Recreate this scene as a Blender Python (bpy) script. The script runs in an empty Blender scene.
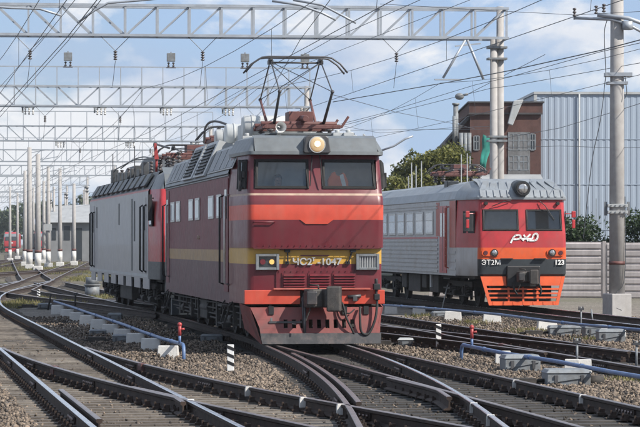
import bpy, math, random
import numpy as np
from mathutils import Vector, Matrix
R = random.Random(7)
NR = np.random.default_rng(7)
sc = bpy.context.scene
COL = sc.collection

# ------------------------------------------------------------------ camera, world, sun, exposure
F = 2750.0                                    # focal length in photo pixels (640 wide)
cam_d = bpy.data.cameras.new('camera')
cam_d.sensor_width = 36.0
cam_d.lens = F / 640.0 * 36.0
cam_d.shift_y = 29.5 / 640.0                  # horizon lies at y = 243 of 427
cam_d.clip_start = 0.5
cam_d.clip_end = 20000.0
cam = bpy.data.objects.new('camera', cam_d)
cam.location = (0, 0, 2.0)
cam.rotation_euler = (math.radians(90), 0, 0)
COL.objects.link(cam)
sc.camera = cam

SUN_EL = math.radians(41)
SUN_DIR = Vector((0.86, -0.51, 0)).normalized()    # towards the sun, horizontal part
world = bpy.data.worlds.new('World')
sc.world = world
world.use_nodes = True
wn, wl = world.node_tree.nodes, world.node_tree.links
for n in list(wn): wn.remove(n)
w_out = wn.new('ShaderNodeOutputWorld')
w_bg = wn.new('ShaderNodeBackground')
w_bg.inputs['Strength'].default_value = 0.072
w_sky = wn.new('ShaderNodeTexSky')
w_sky.sky_type = 'NISHITA'
w_sky.sun_disc = False
w_sky.sun_elevation = SUN_EL
w_sky.sun_rotation = math.atan2(SUN_DIR.x, SUN_DIR.y)
w_sky.altitude = 150
w_sky.air_density = 1.0
w_sky.dust_density = 0.6
w_sky.ozone_density = 1.0
tc = wn.new('ShaderNodeTexCoord')
def wmap(scale, loc=(0, 0, 0)):
    m = wn.new('ShaderNodeMapping')
    m.inputs['Scale'].default_value = scale
    m.inputs['Location'].default_value = loc
    wl.new(tc.outputs['Generated'], m.inputs['Vector'])
    return m
def wnoise(m, scale, detail, rough, dist=0.0):
    n = wn.new('ShaderNodeTexNoise')
    n.inputs['Scale'].default_value = scale
    n.inputs['Detail'].default_value = detail
    n.inputs['Roughness'].default_value = rough
    n.inputs['Distortion'].default_value = dist
    wl.new(m.outputs['Vector'], n.inputs['Vector'])
    return n
def wramp(src, stops):
    r = wn.new('ShaderNodeValToRGB')
    e = r.color_ramp.elements
    while len(e) < len(stops): e.new(0.5)
    for q, (p, c) in zip(e, stops):
        q.position = p; q.color = (c[0], c[1], c[2], 1) if isinstance(c, tuple) else (c, c, c, 1)
    wl.new(src, r.inputs['Fac'])
    return r
def wmix(fac, a, b):
    m = wn.new('ShaderNodeMix'); m.data_type = 'RGBA'
    if hasattr(fac, 'node'): wl.new(fac, m.inputs[0])
    else: m.inputs[0].default_value = fac
    for s, i in ((a, 6), (b, 7)):
        if hasattr(s, 'node'): wl.new(s, m.inputs[i])
        else: m.inputs[i].default_value = (*s, 1)
    return m.outputs[2]
# thin veil over the whole sky, then billowing cumulus, then grey-blue cloud bases
veil = wramp(wnoise(wmap((1, 1, 2.6), (3.1, 0.4, 1.2)), 3.0, 5, 0.55, 0.4).outputs['Fac'], [(0.34, 0.55), (0.62, 0.92)])
c1 = wmix(veil.outputs['Color'], w_sky.outputs['Color'], (4.2, 5.9, 8.7))
cum = wramp(wnoise(wmap((1, 1, 1.7), (0.37, 1.3, 0.62)), 13.0, 10, 0.58, 0.2).outputs['Fac'], [(0.475, 0.0), (0.575, 1.0)])
c2 = wmix(cum.outputs['Color'], c1, (9.0, 9.2, 9.6))
dark = wramp(wnoise(wmap((1, 1, 3.2), (1.9, 0.2, 2.31)), 6.5, 6, 0.5, 0.3).outputs['Fac'], [(0.48, 0.0), (0.66, 0.85)])
c3 = wmix(dark.outputs['Color'], c2, (4.5, 5.6, 7.6))
wl.new(c3, w_bg.inputs['Color'])
wl.new(w_bg.outputs['Background'], w_out.inputs['Surface'])

sun_d = bpy.data.lights.new('sun', 'SUN')
sun_d.energy = 5.0
sun_d.angle = math.radians(0.6)
sun_d.color = (1.0, 0.94, 0.85)
sun = bpy.data.objects.new('sun', sun_d)
to_sun = SUN_DIR * math.cos(SUN_EL) + Vector((0, 0, math.sin(SUN_EL)))
sun.rotation_euler = to_sun.to_track_quat('Z', 'Y').to_euler()
sun.location = (30, -10, 40)
COL.objects.link(sun)
sc.view_settings.view_transform = 'Standard'
sc.view_settings.look = 'None'
sc.view_settings.gamma = 1.0
sc.view_settings.exposure = 0.46
sc.cycles.use_denoising = True
sc.cycles.use_adaptive_sampling = True
sc.cycles.adaptive_threshold = 0.025
sc.cycles.max_bounces = 6
sc.cycles.diffuse_bounces = 3
sc.cycles.glossy_bounces = 3
sc.cycles.transparent_max_bounces = 16

# ------------------------------------------------------------------ helpers
def at(px, py, d):
    """photo pixel at a known distance -> point in the place"""
    return Vector(((px - 320) * d / F, d, 2 - (py - 243) * d / F))

def mat(name, col, rough=0.6, metal=0.0, var=0.25, scale=6.0, bump=0.0, bscale=60.0, col2=None, streak=0.0, dirt=None, dscale=1.5, dcut=(0.5, 0.72), coat=0.0, emit=None, es=0.0, coords='Object'):
    m = bpy.data.materials.new(name); m.use_nodes = True
    n, l = m.node_tree.nodes, m.node_tree.links
    b = n['Principled BSDF']
    b.inputs['Roughness'].default_value = rough
    b.inputs['Metallic'].default_value = metal
    if coat: b.inputs['Coat Weight'].default_value = coat
    if emit:
        b.inputs['Emission Color'].default_value = (*emit, 1); b.inputs['Emission Strength'].default_value = es
    t = n.new('ShaderNodeTexCoord')
    if coords == 'World':
        g = n.new('ShaderNodeNewGeometry'); vec = g.outputs['Position']
    else: vec = t.outputs[coords]
    def noise(sc_, det, vscale=(1, 1, 1), rg=0.6):
        mp = n.new('ShaderNodeMapping'); mp.inputs['Scale'].default_value = vscale
        l.new(vec, mp.inputs['Vector'])
        q = n.new('ShaderNodeTexNoise'); q.inputs['Scale'].default_value = sc_; q.inputs['Detail'].default_value = det
        q.inputs['Roughness'].default_value = rg
        l.new(mp.outputs['Vector'], q.inputs['Vector']); return q.outputs['Fac']
    def ramp(src, a, bb, ca=(0, 0, 0), cb=(1, 1, 1)):
        r = n.new('ShaderNodeValToRGB'); e = r.color_ramp.elements
        e[0].position = a; e[1].position = bb; e[0].color = (*ca, 1); e[1].color = (*cb, 1)
        l.new(src, r.inputs['Fac']); return r.outputs['Color']
    c2 = col2 or tuple(max(0, c * (1 - var)) for c in col)
    c1 = col if col2 else tuple(min(1, c * (1 + var * 0.6)) for c in col)
    out = ramp(noise(scale, 6), 0.3, 0.7, c2, c1)
    def mixin(f, a, c, amount=1.0):
        k = n.new('ShaderNodeMix'); k.data_type = 'RGBA'
        if amount != 1.0:
            mm = n.new('ShaderNodeMath'); mm.operation = 'MULTIPLY'; mm.inputs[1].default_value = amount
            l.new(f, mm.inputs[0]); f = mm.outputs[0]
        l.new(f, k.inputs[0]); l.new(a, k.inputs[6]); k.inputs[7].default_value = (*c, 1)
        return k.outputs[2]
    if streak:
        s = ramp(noise(5.0, 5, (1.6, 1.6, 0.12), 0.7), 0.45, 0.7)
        out = mixin(s, out, dirt or (0.2, 0.17, 0.15), streak)
    if dirt:
        dd = ramp(noise(dscale, 7, (1, 1, 1), 0.65), dcut[0], dcut[1])
        out = mixin(dd, out, dirt, 0.75)
    l.new(out, b.inputs['Base Color'])
    rr = n.new('ShaderNodeMapRange'); rr.inputs[3].default_value = max(0.03, rough - 0.12); rr.inputs[4].default_value = min(1, rough + 0.12)
    l.new(noise(scale * 2.3, 4), rr.inputs[0]); l.new(rr.outputs[0], b.inputs['Roughness'])
    if bump:
        bp = n.new('ShaderNodeBump'); bp.inputs['Strength'].default_value = bump; bp.inputs['Distance'].default_value = 0.02
        l.new(noise(bscale, 4), bp.inputs['Height']); l.new(bp.outputs['Normal'], b.inputs['Normal'])
    return m

def glass_mat(name, tint=(0.93, 0.96, 0.97), haze=0.012):
    m = bpy.data.materials.new(name); m.use_nodes = True
    n, l = m.node_tree.nodes, m.node_tree.links
    for q in list(n): n.remove(q)
    o = n.new('ShaderNodeOutputMaterial'); tr = n.new('ShaderNodeBsdfTransparent'); gl = n.new('ShaderNodeBsdfGlossy')
    df = n.new('ShaderNodeBsdfDiffuse'); fr = n.new('ShaderNodeFresnel'); mx = n.new('ShaderNodeMixShader'); m2 = n.new('ShaderNodeMixShader')
    tr.inputs['Color'].default_value = (*tint, 1); gl.inputs['Roughness'].default_value = 0.03
    df.inputs['Color'].default_value = (0.55, 0.57, 0.58, 1); fr.inputs['IOR'].default_value = 1.65
    m2.inputs['Fac'].default_value = haze
    l.new(tr.outputs[0], m2.inputs[1]); l.new(df.outputs[0], m2.inputs[2])
    l.new(fr.outputs[0], mx.inputs['Fac']); l.new(m2.outputs[0], mx.inputs[1]); l.new(gl.outputs[0], mx.inputs[2])
    l.new(mx.outputs[0], o.inputs['Surface'])
    return m

M = {}
M['maroon'] = mat('maroon_paint', (0.125, 0.013, 0.021), 0.42, var=0.22, scale=2.5, streak=0.35, dirt=(0.095, 0.032, 0.034), dscale=1.3, dcut=(0.48, 0.8), coat=0.12, bump=0.05, bscale=6)
M['maroon_side'] = mat('maroon_side_paint', (0.150, 0.022, 0.032), 0.5, var=0.25, scale=3, streak=0.35, dirt=(0.135, 0.050, 0.056), dscale=0.8, dcut=(0.45, 0.85), bump=0.05, bscale=5)
M['maroon_side'].node_tree.nodes['Principled BSDF'].inputs['Specular IOR Level'].default_value = 0.3
M['maroon_dark'] = mat('maroon_dark_paint', (0.085, 0.014, 0.022), 0.5, var=0.3, scale=3, streak=0.4, dirt=(0.075, 0.034, 0.038), dscale=0.9, dcut=(0.45, 0.8))
M['red'] = mat('red_band_paint', (0.50, 0.062, 0.035), 0.42, var=0.15, scale=4, streak=0.25, dirt=(0.42, 0.12, 0.08), dscale=1.6, dcut=(0.5, 0.9))
M['redside'] = mat('faded_red_paint', (0.42, 0.085, 0.06), 0.45, var=0.2, scale=4, streak=0.5, dirt=(0.33, 0.13, 0.11), dscale=1.3, dcut=(0.45, 0.8))
M['yellow'] = mat('yellow_stripe_paint', (0.50, 0.29, 0.045), 0.42, var=0.15, scale=4, streak=0.25, dirt=(0.36, 0.22, 0.07), dscale=2.0)
M['ochre'] = mat('dusty_ochre_paint', (0.34, 0.20, 0.075), 0.5, var=0.25, scale=4, streak=0.5, dirt=(0.25, 0.16, 0.09), dscale=1.5)
M['cream'] = mat('cream_paint', (0.40, 0.28, 0.21), 0.5)
M['roofgrey'] = mat('roof_grey_paint', (0.14, 0.155, 0.165), 0.42, 0.15, var=0.2, scale=3, streak=0.3, dirt=(0.11, 0.11, 0.11), dscale=2)
M['roofpanel'] = mat('roof_panel_grey', (0.115, 0.125, 0.14), 0.4, 0.2, var=0.2, scale=2, streak=0.3, dirt=(0.09, 0.09, 0.095), dscale=1.5)
M['darkroof'] = mat('sooty_roof_paint', (0.065, 0.068, 0.072), 0.5, 0.1, var=0.35, scale=2, dirt=(0.11, 0.105, 0.10), dscale=1.5)
M['lightgrey'] = mat('light_grey_paint', (0.40, 0.42, 0.43), 0.45, var=0.15, scale=3, streak=0.3, dirt=(0.27, 0.26, 0.25))
M['sidegrey'] = mat('dusty_grey_side_paint', (0.33, 0.325, 0.335), 0.42, var=0.15, scale=2, streak=0.45, dirt=(0.31, 0.29, 0.28), dscale=0.7, coat=0.1)
M['black'] = mat('black_paint', (0.018, 0.018, 0.020), 0.5, var=0.3)
M['rubber'] = mat('black_rubber', (0.015, 0.015, 0.016), 0.7)
M['under'] = mat('grimy_underframe', (0.035, 0.031, 0.028), 0.75, var=0.4, scale=7, dirt=(0.085, 0.07, 0.06), dscale=4, bump=0.2)
M['couplersteel'] = mat('grimy_coupler_steel', (0.06, 0.056, 0.054), 0.6, 0.3, var=0.5, scale=6, dirt=(0.14, 0.12, 0.105), dscale=5, bump=0.3)
M['wheel'] = mat('rusty_wheel_steel', (0.09, 0.065, 0.05), 0.6, 0.5, var=0.4)
M['panto'] = mat('rust_red_frame_paint', (0.125, 0.05, 0.045), 0.6, var=0.35)
M['darksteel'] = mat('dark_steel', (0.085, 0.085, 0.09), 0.5, 0.5)
M['tank'] = mat('pale_tank_paint', (0.50, 0.52, 0.52), 0.4, var=0.12, streak=0.3, dirt=(0.3, 0.29, 0.28))
M['silver'] = mat('dull_silver', (0.55, 0.55, 0.54), 0.4, 0.6)
M['pilot'] = mat('worn_pilot_paint', (0.215, 0.040, 0.036), 0.55, var=0.25, scale=4, dirt=(0.10, 0.05, 0.046), dscale=2.2, dcut=(0.40, 0.68), bump=0.08, bscale=20)
M['plough'] = mat('plough_steel', (0.048, 0.048, 0.052), 0.5, 0.3, var=0.4, dirt=(0.13, 0.1, 0.09), dscale=5)
M['inside'] = mat('cab_wall_paint', (0.74, 0.79, 0.80), 0.7, var=0.1)
M['desk'] = mat('cab_desk', (0.12, 0.13, 0.14), 0.6)
M['glass'] = glass_mat('cab_glass')
M['darkglass'] = mat('tinted_window_glass', (0.030, 0.036, 0.042), 0.08, var=0.2, coat=0.5)
M['paleglass'] = mat('frosted_window_glass', (0.30, 0.33, 0.34), 0.12, var=0.3, scale=2, coat=0.4)
M['lens'] = mat('clear_lens', (0.5, 0.5, 0.5), 0.08, 0.8)
M['lamp'] = mat('lit_headlamp', (0.42, 0.34, 0.22), 0.3, emit=(1.0, 0.50, 0.15), es=0.16, var=0.05)
M['bulb'] = mat('glowing_bulb', (0.9, 0.8, 0.6), 0.3, emit=(1.0, 0.80, 0.45), es=1.2, var=0.05)
M['lampw'] = mat('lit_marker_lamp', (0.5, 0.32, 0.12), 0.3, emit=(1.0, 0.48, 0.10), es=0.5, var=0.05)
M['emured'] = mat('train_red_paint', (0.40, 0.030, 0.036), 0.4, var=0.16, scale=3, streak=0.3, dirt=(0.27, 0.05, 0.05), dscale=1.3, coat=0.1)
M['orange'] = mat('train_orange_paint', (0.60, 0.085, 0.018), 0.45, var=0.18, scale=3, streak=0.4, dirt=(0.48, 0.11, 0.05), dscale=2)
M['charcoal'] = mat('charcoal_paint', (0.030, 0.036, 0.042), 0.45, var=0.2)
M['emuside'] = mat('train_side_grey', (0.42, 0.43, 0.44), 0.42, 0.1, var=0.12, scale=2, streak=0.4, dirt=(0.30, 0.26, 0.24), dscale=1.2)
M['emuroof'] = mat('train_roof_silver', (0.26, 0.285, 0.31), 0.42, 0.25, var=0.2, scale=3, streak=0.3, dirt=(0.16, 0.155, 0.15))
M['white'] = mat('white_paint', (0.75, 0.75, 0.74), 0.5, var=0.06)
M['galv'] = mat('galvanised_lattice_steel', (0.33, 0.36, 0.40), 0.5, 0.3, var=0.2, scale=2)
M['concrete'] = mat('pole_concrete', (0.345, 0.335, 0.33), 0.85, var=0.15, scale=5, streak=0.4, dirt=(0.30, 0.28, 0.26), dscale=2.0, bump=0.15, bscale=30)
M['whitecon'] = mat('whitewashed_concrete', (0.58, 0.57, 0.55), 0.85, var=0.12, scale=6, dirt=(0.38, 0.36, 0.33), dscale=4, bump=0.25, bscale=30)
M['fencecon'] = mat('fence_concrete', (0.44, 0.42, 0.42), 0.85, var=0.15, scale=2.5, streak=0.45, dirt=(0.25, 0.235, 0.225), dscale=1.2, bump=0.12, bscale=25)
M['steelhead'] = mat('rail_head_steel', (0.62, 0.63, 0.66), 0.26, 0.9, var=0.15, scale=3)
M['rail'] = mat('rail_rust', (0.046, 0.029, 0.022), 0.8, 0.1, var=0.5, scale=5, dirt=(0.02, 0.016, 0.014), dscale=3, bump=0.15)
M['railhead_dull'] = mat('rail_head_dull', (0.24, 0.20, 0.19), 0.36, 0.7, var=0.3, scale=3)
M['sleeper'] = mat('weathered_sleeper', (0.20, 0.175, 0.148), 0.9, var=0.45, scale=9, coords='World', dirt=(0.055, 0.044, 0.037), dscale=0.4, dcut=(0.38, 0.60), bump=0.4, bscale=40)
M['sleeperdark'] = mat('oil_stained_sleeper', (0.042, 0.038, 0.035), 0.8, var=0.4, scale=4, coords='World', dirt=(0.125, 0.11, 0.098), dscale=0.9, dcut=(0.52, 0.78), bump=0.4, bscale=40)
M['bluepipe'] = mat('blue_pipe_paint', (0.085, 0.15, 0.30), 0.5, var=0.2, scale=6, dirt=(0.22, 0.25, 0.31), dscale=5)
M['redvalve'] = mat('red_valve_paint', (0.34, 0.045, 0.045), 0.5)
M['machine'] = mat('machine_grey_paint', (0.185, 0.205, 0.225), 0.55, var=0.25, scale=5, dirt=(0.10, 0.09, 0.08), dscale=4, dcut=(0.42, 0.7), bump=0.1)
M['stone'] = None
M['corr'] = mat('blue_grey_cladding', (0.31, 0.37, 0.45), 0.5, 0.1, var=0.06, scale=0.6, streak=0.3, dirt=(0.27, 0.32, 0.40), dscale=0.3, coords='World')
M['brick'] = mat('old_brick', (0.085, 0.042, 0.036), 0.9, var=0.35, scale=1.6, streak=0.3, dirt=(0.12, 0.06, 0.05), dscale=0.7, bump=0.3, bscale=18)
M['tarpaper'] = mat('dark_roofing', (0.055, 0.052, 0.055), 0.8)
M['teal'] = mat('teal_netting', (0.03, 0.22, 0.18), 0.9, var=0.5, scale=1.5)
M['wallpale'] = mat('pale_plaster', (0.21, 0.215, 0.22), 0.9, var=0.15, scale=0.8)
M['baygrey'] = mat('stained_plaster', (0.17, 0.17, 0.175), 0.9, var=0.4, scale=1.2, streak=0.5, dirt=(0.08, 0.08, 0.08))
M['slate'] = mat('grey_sheet_roof', (0.30, 0.31, 0.32), 0.8, var=0.2, scale=0.7)
M['bark'] = mat('tree_bark', (0.07, 0.055, 0.04), 0.9, var=0.4, bump=0.4)
M['insul'] = mat('brown_insulator', (0.07, 0.06, 0.06), 0.25, var=0.2, coat=0.4)
M['wire'] = mat('wire_copper_dark', (0.075, 0.08, 0.09), 0.5, 0.4)
M['vest'] = mat('orange_vest_cloth', (0.80, 0.14, 0.03), 0.8, var=0.15)
M['vestgrey'] = mat('reflective_strip', (0.75, 0.76, 0.74), 0.5)

def leaf_mat(name, c1, c2):
    m = bpy.data.materials.new(name); m.use_nodes = True
    n, l = m.node_tree.nodes, m.node_tree.links
    b = n['Principled BSDF']; b.inputs['Roughness'].default_value = 0.6
    a = n.new('ShaderNodeAttribute'); a.attribute_name = 'tone'
    r = n.new('ShaderNodeValToRGB'); e = r.color_ramp.elements
    e[0].color = (*c1, 1); e[1].color = (*c2, 1)
    l.new(a.outputs['Fac'], r.inputs['Fac']); l.new(r.outputs['Color'], b.inputs['Base Color'])
    t = n.new('ShaderNodeBsdfTranslucent'); l.new(r.outputs['Color'], t.inputs['Color'])
    mx = n.new('ShaderNodeMixShader'); mx.inputs['Fac'].default_value = 0.3
    l.new(b.outputs[0], mx.inputs[1]); l.new(t.outputs[0], mx.inputs[2])
    l.new(mx.outputs[0], n['Material Output'].inputs['Surface'])
    return m
M['leaf'] = leaf_mat('olive_leaves', (0.032, 0.048, 0.013), (0.225, 0.22, 0.055))
M['leafdark'] = leaf_mat('dark_hedge_leaves', (0.014, 0.030, 0.012), (0.05, 0.085, 0.03))
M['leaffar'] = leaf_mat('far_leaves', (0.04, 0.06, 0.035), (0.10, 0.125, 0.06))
M['grass'] = leaf_mat('dry_grass', (0.07, 0.085, 0.025), (0.26, 0.22, 0.09))
M['stone'] = leaf_mat('ballast_stone', (0.028, 0.023, 0.020), (0.275, 0.215, 0.165))
M['stone'].node_tree.nodes['Mix Shader'].inputs['Fac'].default_value = 0.0
M['stone'].node_tree.nodes['Principled BSDF'].inputs['Roughness'].default_value = 0.9

SPLIT = {'clamp', 'drive_rod', 'cable_socket', 'insulator', 'strap', 'battery_box', 'roof_equipment', 'equipment_box', 'flue', 'step', 'bushing', 'panel_ledge', 'end_cock', 'roof_rail', 'wing_rail', 'cross_arm', 'hanging_bracket', 'bracket_arm', 'pipe', 'buffer_beam', 'stem', 'cross_stay', 'suspension_string', 'rib', 'roof_vent', 'cornice', 'axle_box', 'latch', 'reflective_strip', 'mirror', 'control_desk', 'driver_seat'}
class MB:
    """collects shapes into one mesh"""
    def __init__(s): s.v = []; s.f = []; s.m = []; s.sm = []
    def add(s, vs, fs, m=0, smooth=False):
        o = len(s.v); s.v += [tuple(q) for q in vs]
        for f in fs: s.f.append(tuple(o + i for i in f)); s.m.append(m); s.sm.append(smooth)
        return s
    def hexa(s, p, m=0):   # p: 4 bottom (ccw from above) + 4 top
        return s.add(p, [(3, 2, 1, 0), (4, 5, 6, 7), (0, 1, 5, 4), (1, 2, 6, 5), (2, 3, 7, 6), (3, 0, 4, 7)], m)
    def box(s, x0, x1, y0, y1, z0, z1, m=0):
        return s.hexa([(x0, y0, z0), (x1, y0, z0), (x1, y1, z0), (x0, y1, z0), (x0, y0, z1), (x1, y0, z1), (x1, y1, z1), (x0, y1, z1)], m)
    def bar(s, a, b, w, h, m=0, up=(0, 0, 1)):
        a, b = Vector(a), Vector(b); d = (b - a).normalized(); u = Vector(up)
        if abs(d.dot(u)) > 0.98: u = Vector((1, 0, 0))
        x = d.cross(u).normalized() * (w / 2); z = x.normalized().cross(d).normalized() * (h / 2)
        return s.hexa([a - x - z, a + x - z, b + x - z, b - x - z, a - x + z, a + x + z, b + x + z, b - x + z], m)
    def tube(s, pts, r, n=8, m=0, caps=True):
        pts = [Vector(p) for p in pts]; rs = r if isinstance(r, (list, tuple)) else [r] * len(pts)
        o = len(s.v); prev = None
        for i, p in enumerate(pts):
            t = (pts[min(i + 1, len(pts) - 1)] - pts[max(i - 1, 0)]).normalized()
            if prev is None:
                u = Vector((0, 0, 1)) if abs(t.z) < 0.9 else Vector((1, 0, 0))
                a = t.cross(u).normalized()
            else:
                a = (prev - t * prev.dot(t)).normalized()
            prev = a; b = t.cross(a)
            for k in range(n):
                q = 2 * math.pi * k / n
                s.v.append(tuple(p + (a * math.cos(q) + b * math.sin(q)) * rs[i]))
        for i in range(len(pts) - 1):
            for k in range(n):
                k2 = (k + 1) % n
                s.f.append((o + i * n + k, o + i * n + k2, o + (i + 1) * n + k2, o + (i + 1) * n + k)); s.m.append(m); s.sm.append(n > 5)
        if caps:
            s.f.append(tuple(o + k for k in range(n))[::-1]); s.m.append(m); s.sm.append(False)
            e = o + (len(pts) - 1) * n
            s.f.append(tuple(e + k for k in range(n))); s.m.append(m); s.sm.append(False)
        return s
    def prism(s, poly, a, b, axis='y', m=0):
        n = len(poly)
        def P(u, v, w): return {'y': (u, w, v), 'z': (u, v, w), 'x': (w, u, v)}[axis]
        vs = [P(u, v, a) for u, v in poly] + [P(u, v, b) for u, v in poly]
        fs = [tuple(range(n)), tuple(range(2 * n - 1, n - 1, -1))] + [(i, i + n, (i + 1) % n + n, (i + 1) % n) for i in range(n)]
        return s.add(vs, fs, m)
    def ball(s, c, r, seg=10, rings=6, m=0, sq=(1, 1, 1)):
        vs = []; fs = []
        for i in range(rings + 1):
            ph = math.pi * i / rings
            for k in range(seg):
                th = 2 * math.pi * k / seg
                vs.append((c[0] + r * sq[0] * math.sin(ph) * math.cos(th), c[1] + r * sq[1] * math.sin(ph) * math.sin(th), c[2] + r * sq[2] * math.cos(ph)))
        for i in range(rings):
            for k in range(seg):
                k2 = (k + 1) % seg
                fs.append((i * seg + k, (i + 1) * seg + k, (i + 1) * seg + k2, i * seg + k2))
        return s.add(vs, fs, m, True)
    def mesh(s, name, mats):
        me = bpy.data.meshes.new(name); me.from_pydata(s.v, [], s.f)
        for q in (mats if isinstance(mats, (list, tuple)) else [mats]): me.materials.append(M[q] if isinstance(q, str) else q)
        me.polygons.foreach_set('material_index', s.m); me.polygons.foreach_set('use_smooth', s.sm)
        me.update(); return me
    def islands(s):
        p = list(range(len(s.v)))
        def fd(i):
            while p[i] != i: p[i] = p[p[i]]; i = p[i]
            return i
        for f in s.f:
            a = fd(f[0])
            for i in f[1:]: p[fd(i)] = a
        g = {}
        for k, f in enumerate(s.f): g.setdefault(fd(f[0]), []).append(k)
        out = []
        for ks in g.values():
            idx = {}; q = MB()
            for k in ks:
                for i in s.f[k]:
                    if i not in idx: idx[i] = len(q.v); q.v.append(s.v[i])
                q.f.append(tuple(idx[i] for i in s.f[k])); q.m.append(s.m[k]); q.sm.append(s.sm[k])
            out.append(q)
        return out
    def build(s, name, mats, parent=None, loc=(0, 0, 0), rz=0.0, bevel=0.0, seg=2, fix=True):
        if name in SPLIT:
            for q in s.islands(): o = q._build(name, mats, parent, loc, rz, bevel, seg, fix)
            return o
        return s._build(name, mats, parent, loc, rz, bevel, seg, fix)
    def _build(s, name, mats, parent=None, loc=(0, 0, 0), rz=0.0, bevel=0.0, seg=2, fix=True):
        if name in ('cab', 'roof_visor', 'roof_hood', 'netting'): s.sm = [True] * len(s.f)
        me = s.mesh(name, mats)
        if name in ('cab', 'roof_visor', 'roof_hood'): me.set_sharp_from_angle(angle=math.radians(27))
        if fix:
            import bmesh
            b = bmesh.new(); b.from_mesh(me); bmesh.ops.recalc_face_normals(b, faces=b.faces[:]); b.to_mesh(me); b.free()
        return place(me, name, parent, loc, rz, bevel, seg)

def place(me, name, parent=None, loc=(0, 0, 0), rz=0.0, bevel=0.0, seg=2):
    o = bpy.data.objects.new(name, me); COL.objects.link(o)
    o.location = loc; o.rotation_euler = (0, 0, rz); o.parent = parent
    if bevel:
        b = o.modifiers.new('bevel', 'BEVEL'); b.width = bevel; b.segments = seg; b.limit_method = 'ANGLE'; b.angle_limit = math.radians(35)
    return o
def empty(name, loc=(0, 0, 0), rz=0.0, parent=None):
    o = bpy.data.objects.new(name, None); COL.objects.link(o); o.location = loc; o.rotation_euler = (0, 0, rz); o.parent = parent
    o.empty_display_size = 0.2
    return o
def tag(o, label=None, cat=None, group=None, kind=None):
    for k, v in (('label', label), ('category', cat), ('group', group), ('kind', kind)):
        if v: o[k] = v
    return o
def thing(name, label, cat, loc=(0, 0, 0), rz=0.0, group=None): return tag(empty(name, loc, rz), label, cat, group)
def copy_tree(o, parent=None):
    c = o.copy(); COL.objects.link(c); c.parent = parent
    for ch in list(o.children): copy_tree(ch, c)
    return c
def text(name, body, size, m, parent, loc, rot, extrude=0.006, sx=1.0, align='CENTER', bold=0.0):
    cu = bpy.data.curves.new(name, 'FONT'); cu.body = body; cu.size = size; cu.extrude = extrude; cu.align_x = align; cu.align_y = 'CENTER'; cu.offset = bold
    t = bpy.data.objects.new(name, cu); COL.objects.link(t)
    dg = bpy.context.evaluated_depsgraph_get(); dg.update()
    me = bpy.data.meshes.new_from_object(t.evaluated_get(dg)); bpy.data.objects.remove(t)
    me.name = name; me.materials.clear(); me.materials.append(M[m])
    o = bpy.data.objects.new(name, me); COL.objects.link(o); o.parent = parent; o.location = loc; o.rotation_euler = rot; o.scale = (sx, 1, 1)
    return o
def scatter_mesh(name, V, Fq, tone, m, per):
    """V (n,per,3) vertex blocks, Fq face template, tone (n,) -> one mesh with a 'tone' attribute"""
    n = len(V); T = np.array(Fq); k = T.shape[1]
    faces = (T[None] + (np.arange(n) * per)[:, None, None]).reshape(-1, k)
    me = bpy.data.meshes.new(name)
    me.vertices.add(n * per); me.vertices.foreach_set('co', V.reshape(-1).astype(np.float32))
    me.loops.add(faces.size); me.loops.foreach_set('vertex_index', faces.reshape(-1).astype(np.int32))
    me.polygons.add(len(faces)); me.polygons.foreach_set('loop_start', (np.arange(len(faces)) * k).astype(np.int32))
    me.update(calc_edges=True)
    at_ = me.attributes.new('tone', 'FLOAT', 'POINT'); at_.data.foreach_set('value', np.repeat(tone, per).astype(np.float32))
    me.materials.append(m); return me
def leaf_cloud(name, P, size, m, tone=None, flat=0.0):
    n = len(P)
    a = NR.normal(size=(n, 3)); a /= np.linalg.norm(a, axis=1)[:, None]
    b = NR.normal(size=(n, 3)); b -= a * (a * b).sum(1)[:, None]; b /= np.linalg.norm(b, axis=1)[:, None]
    s = size * NR.uniform(0.6, 1.3, n)[:, None]
    V = np.stack([P - a * s, P - b * s * 0.45, P + a * s, P + b * s * 0.45], 1)
    if tone is None: tone = NR.uniform(0, 1, n)
    return scatter_mesh(name, V, [(0, 1, 2, 3)], tone, m, 4)

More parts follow.
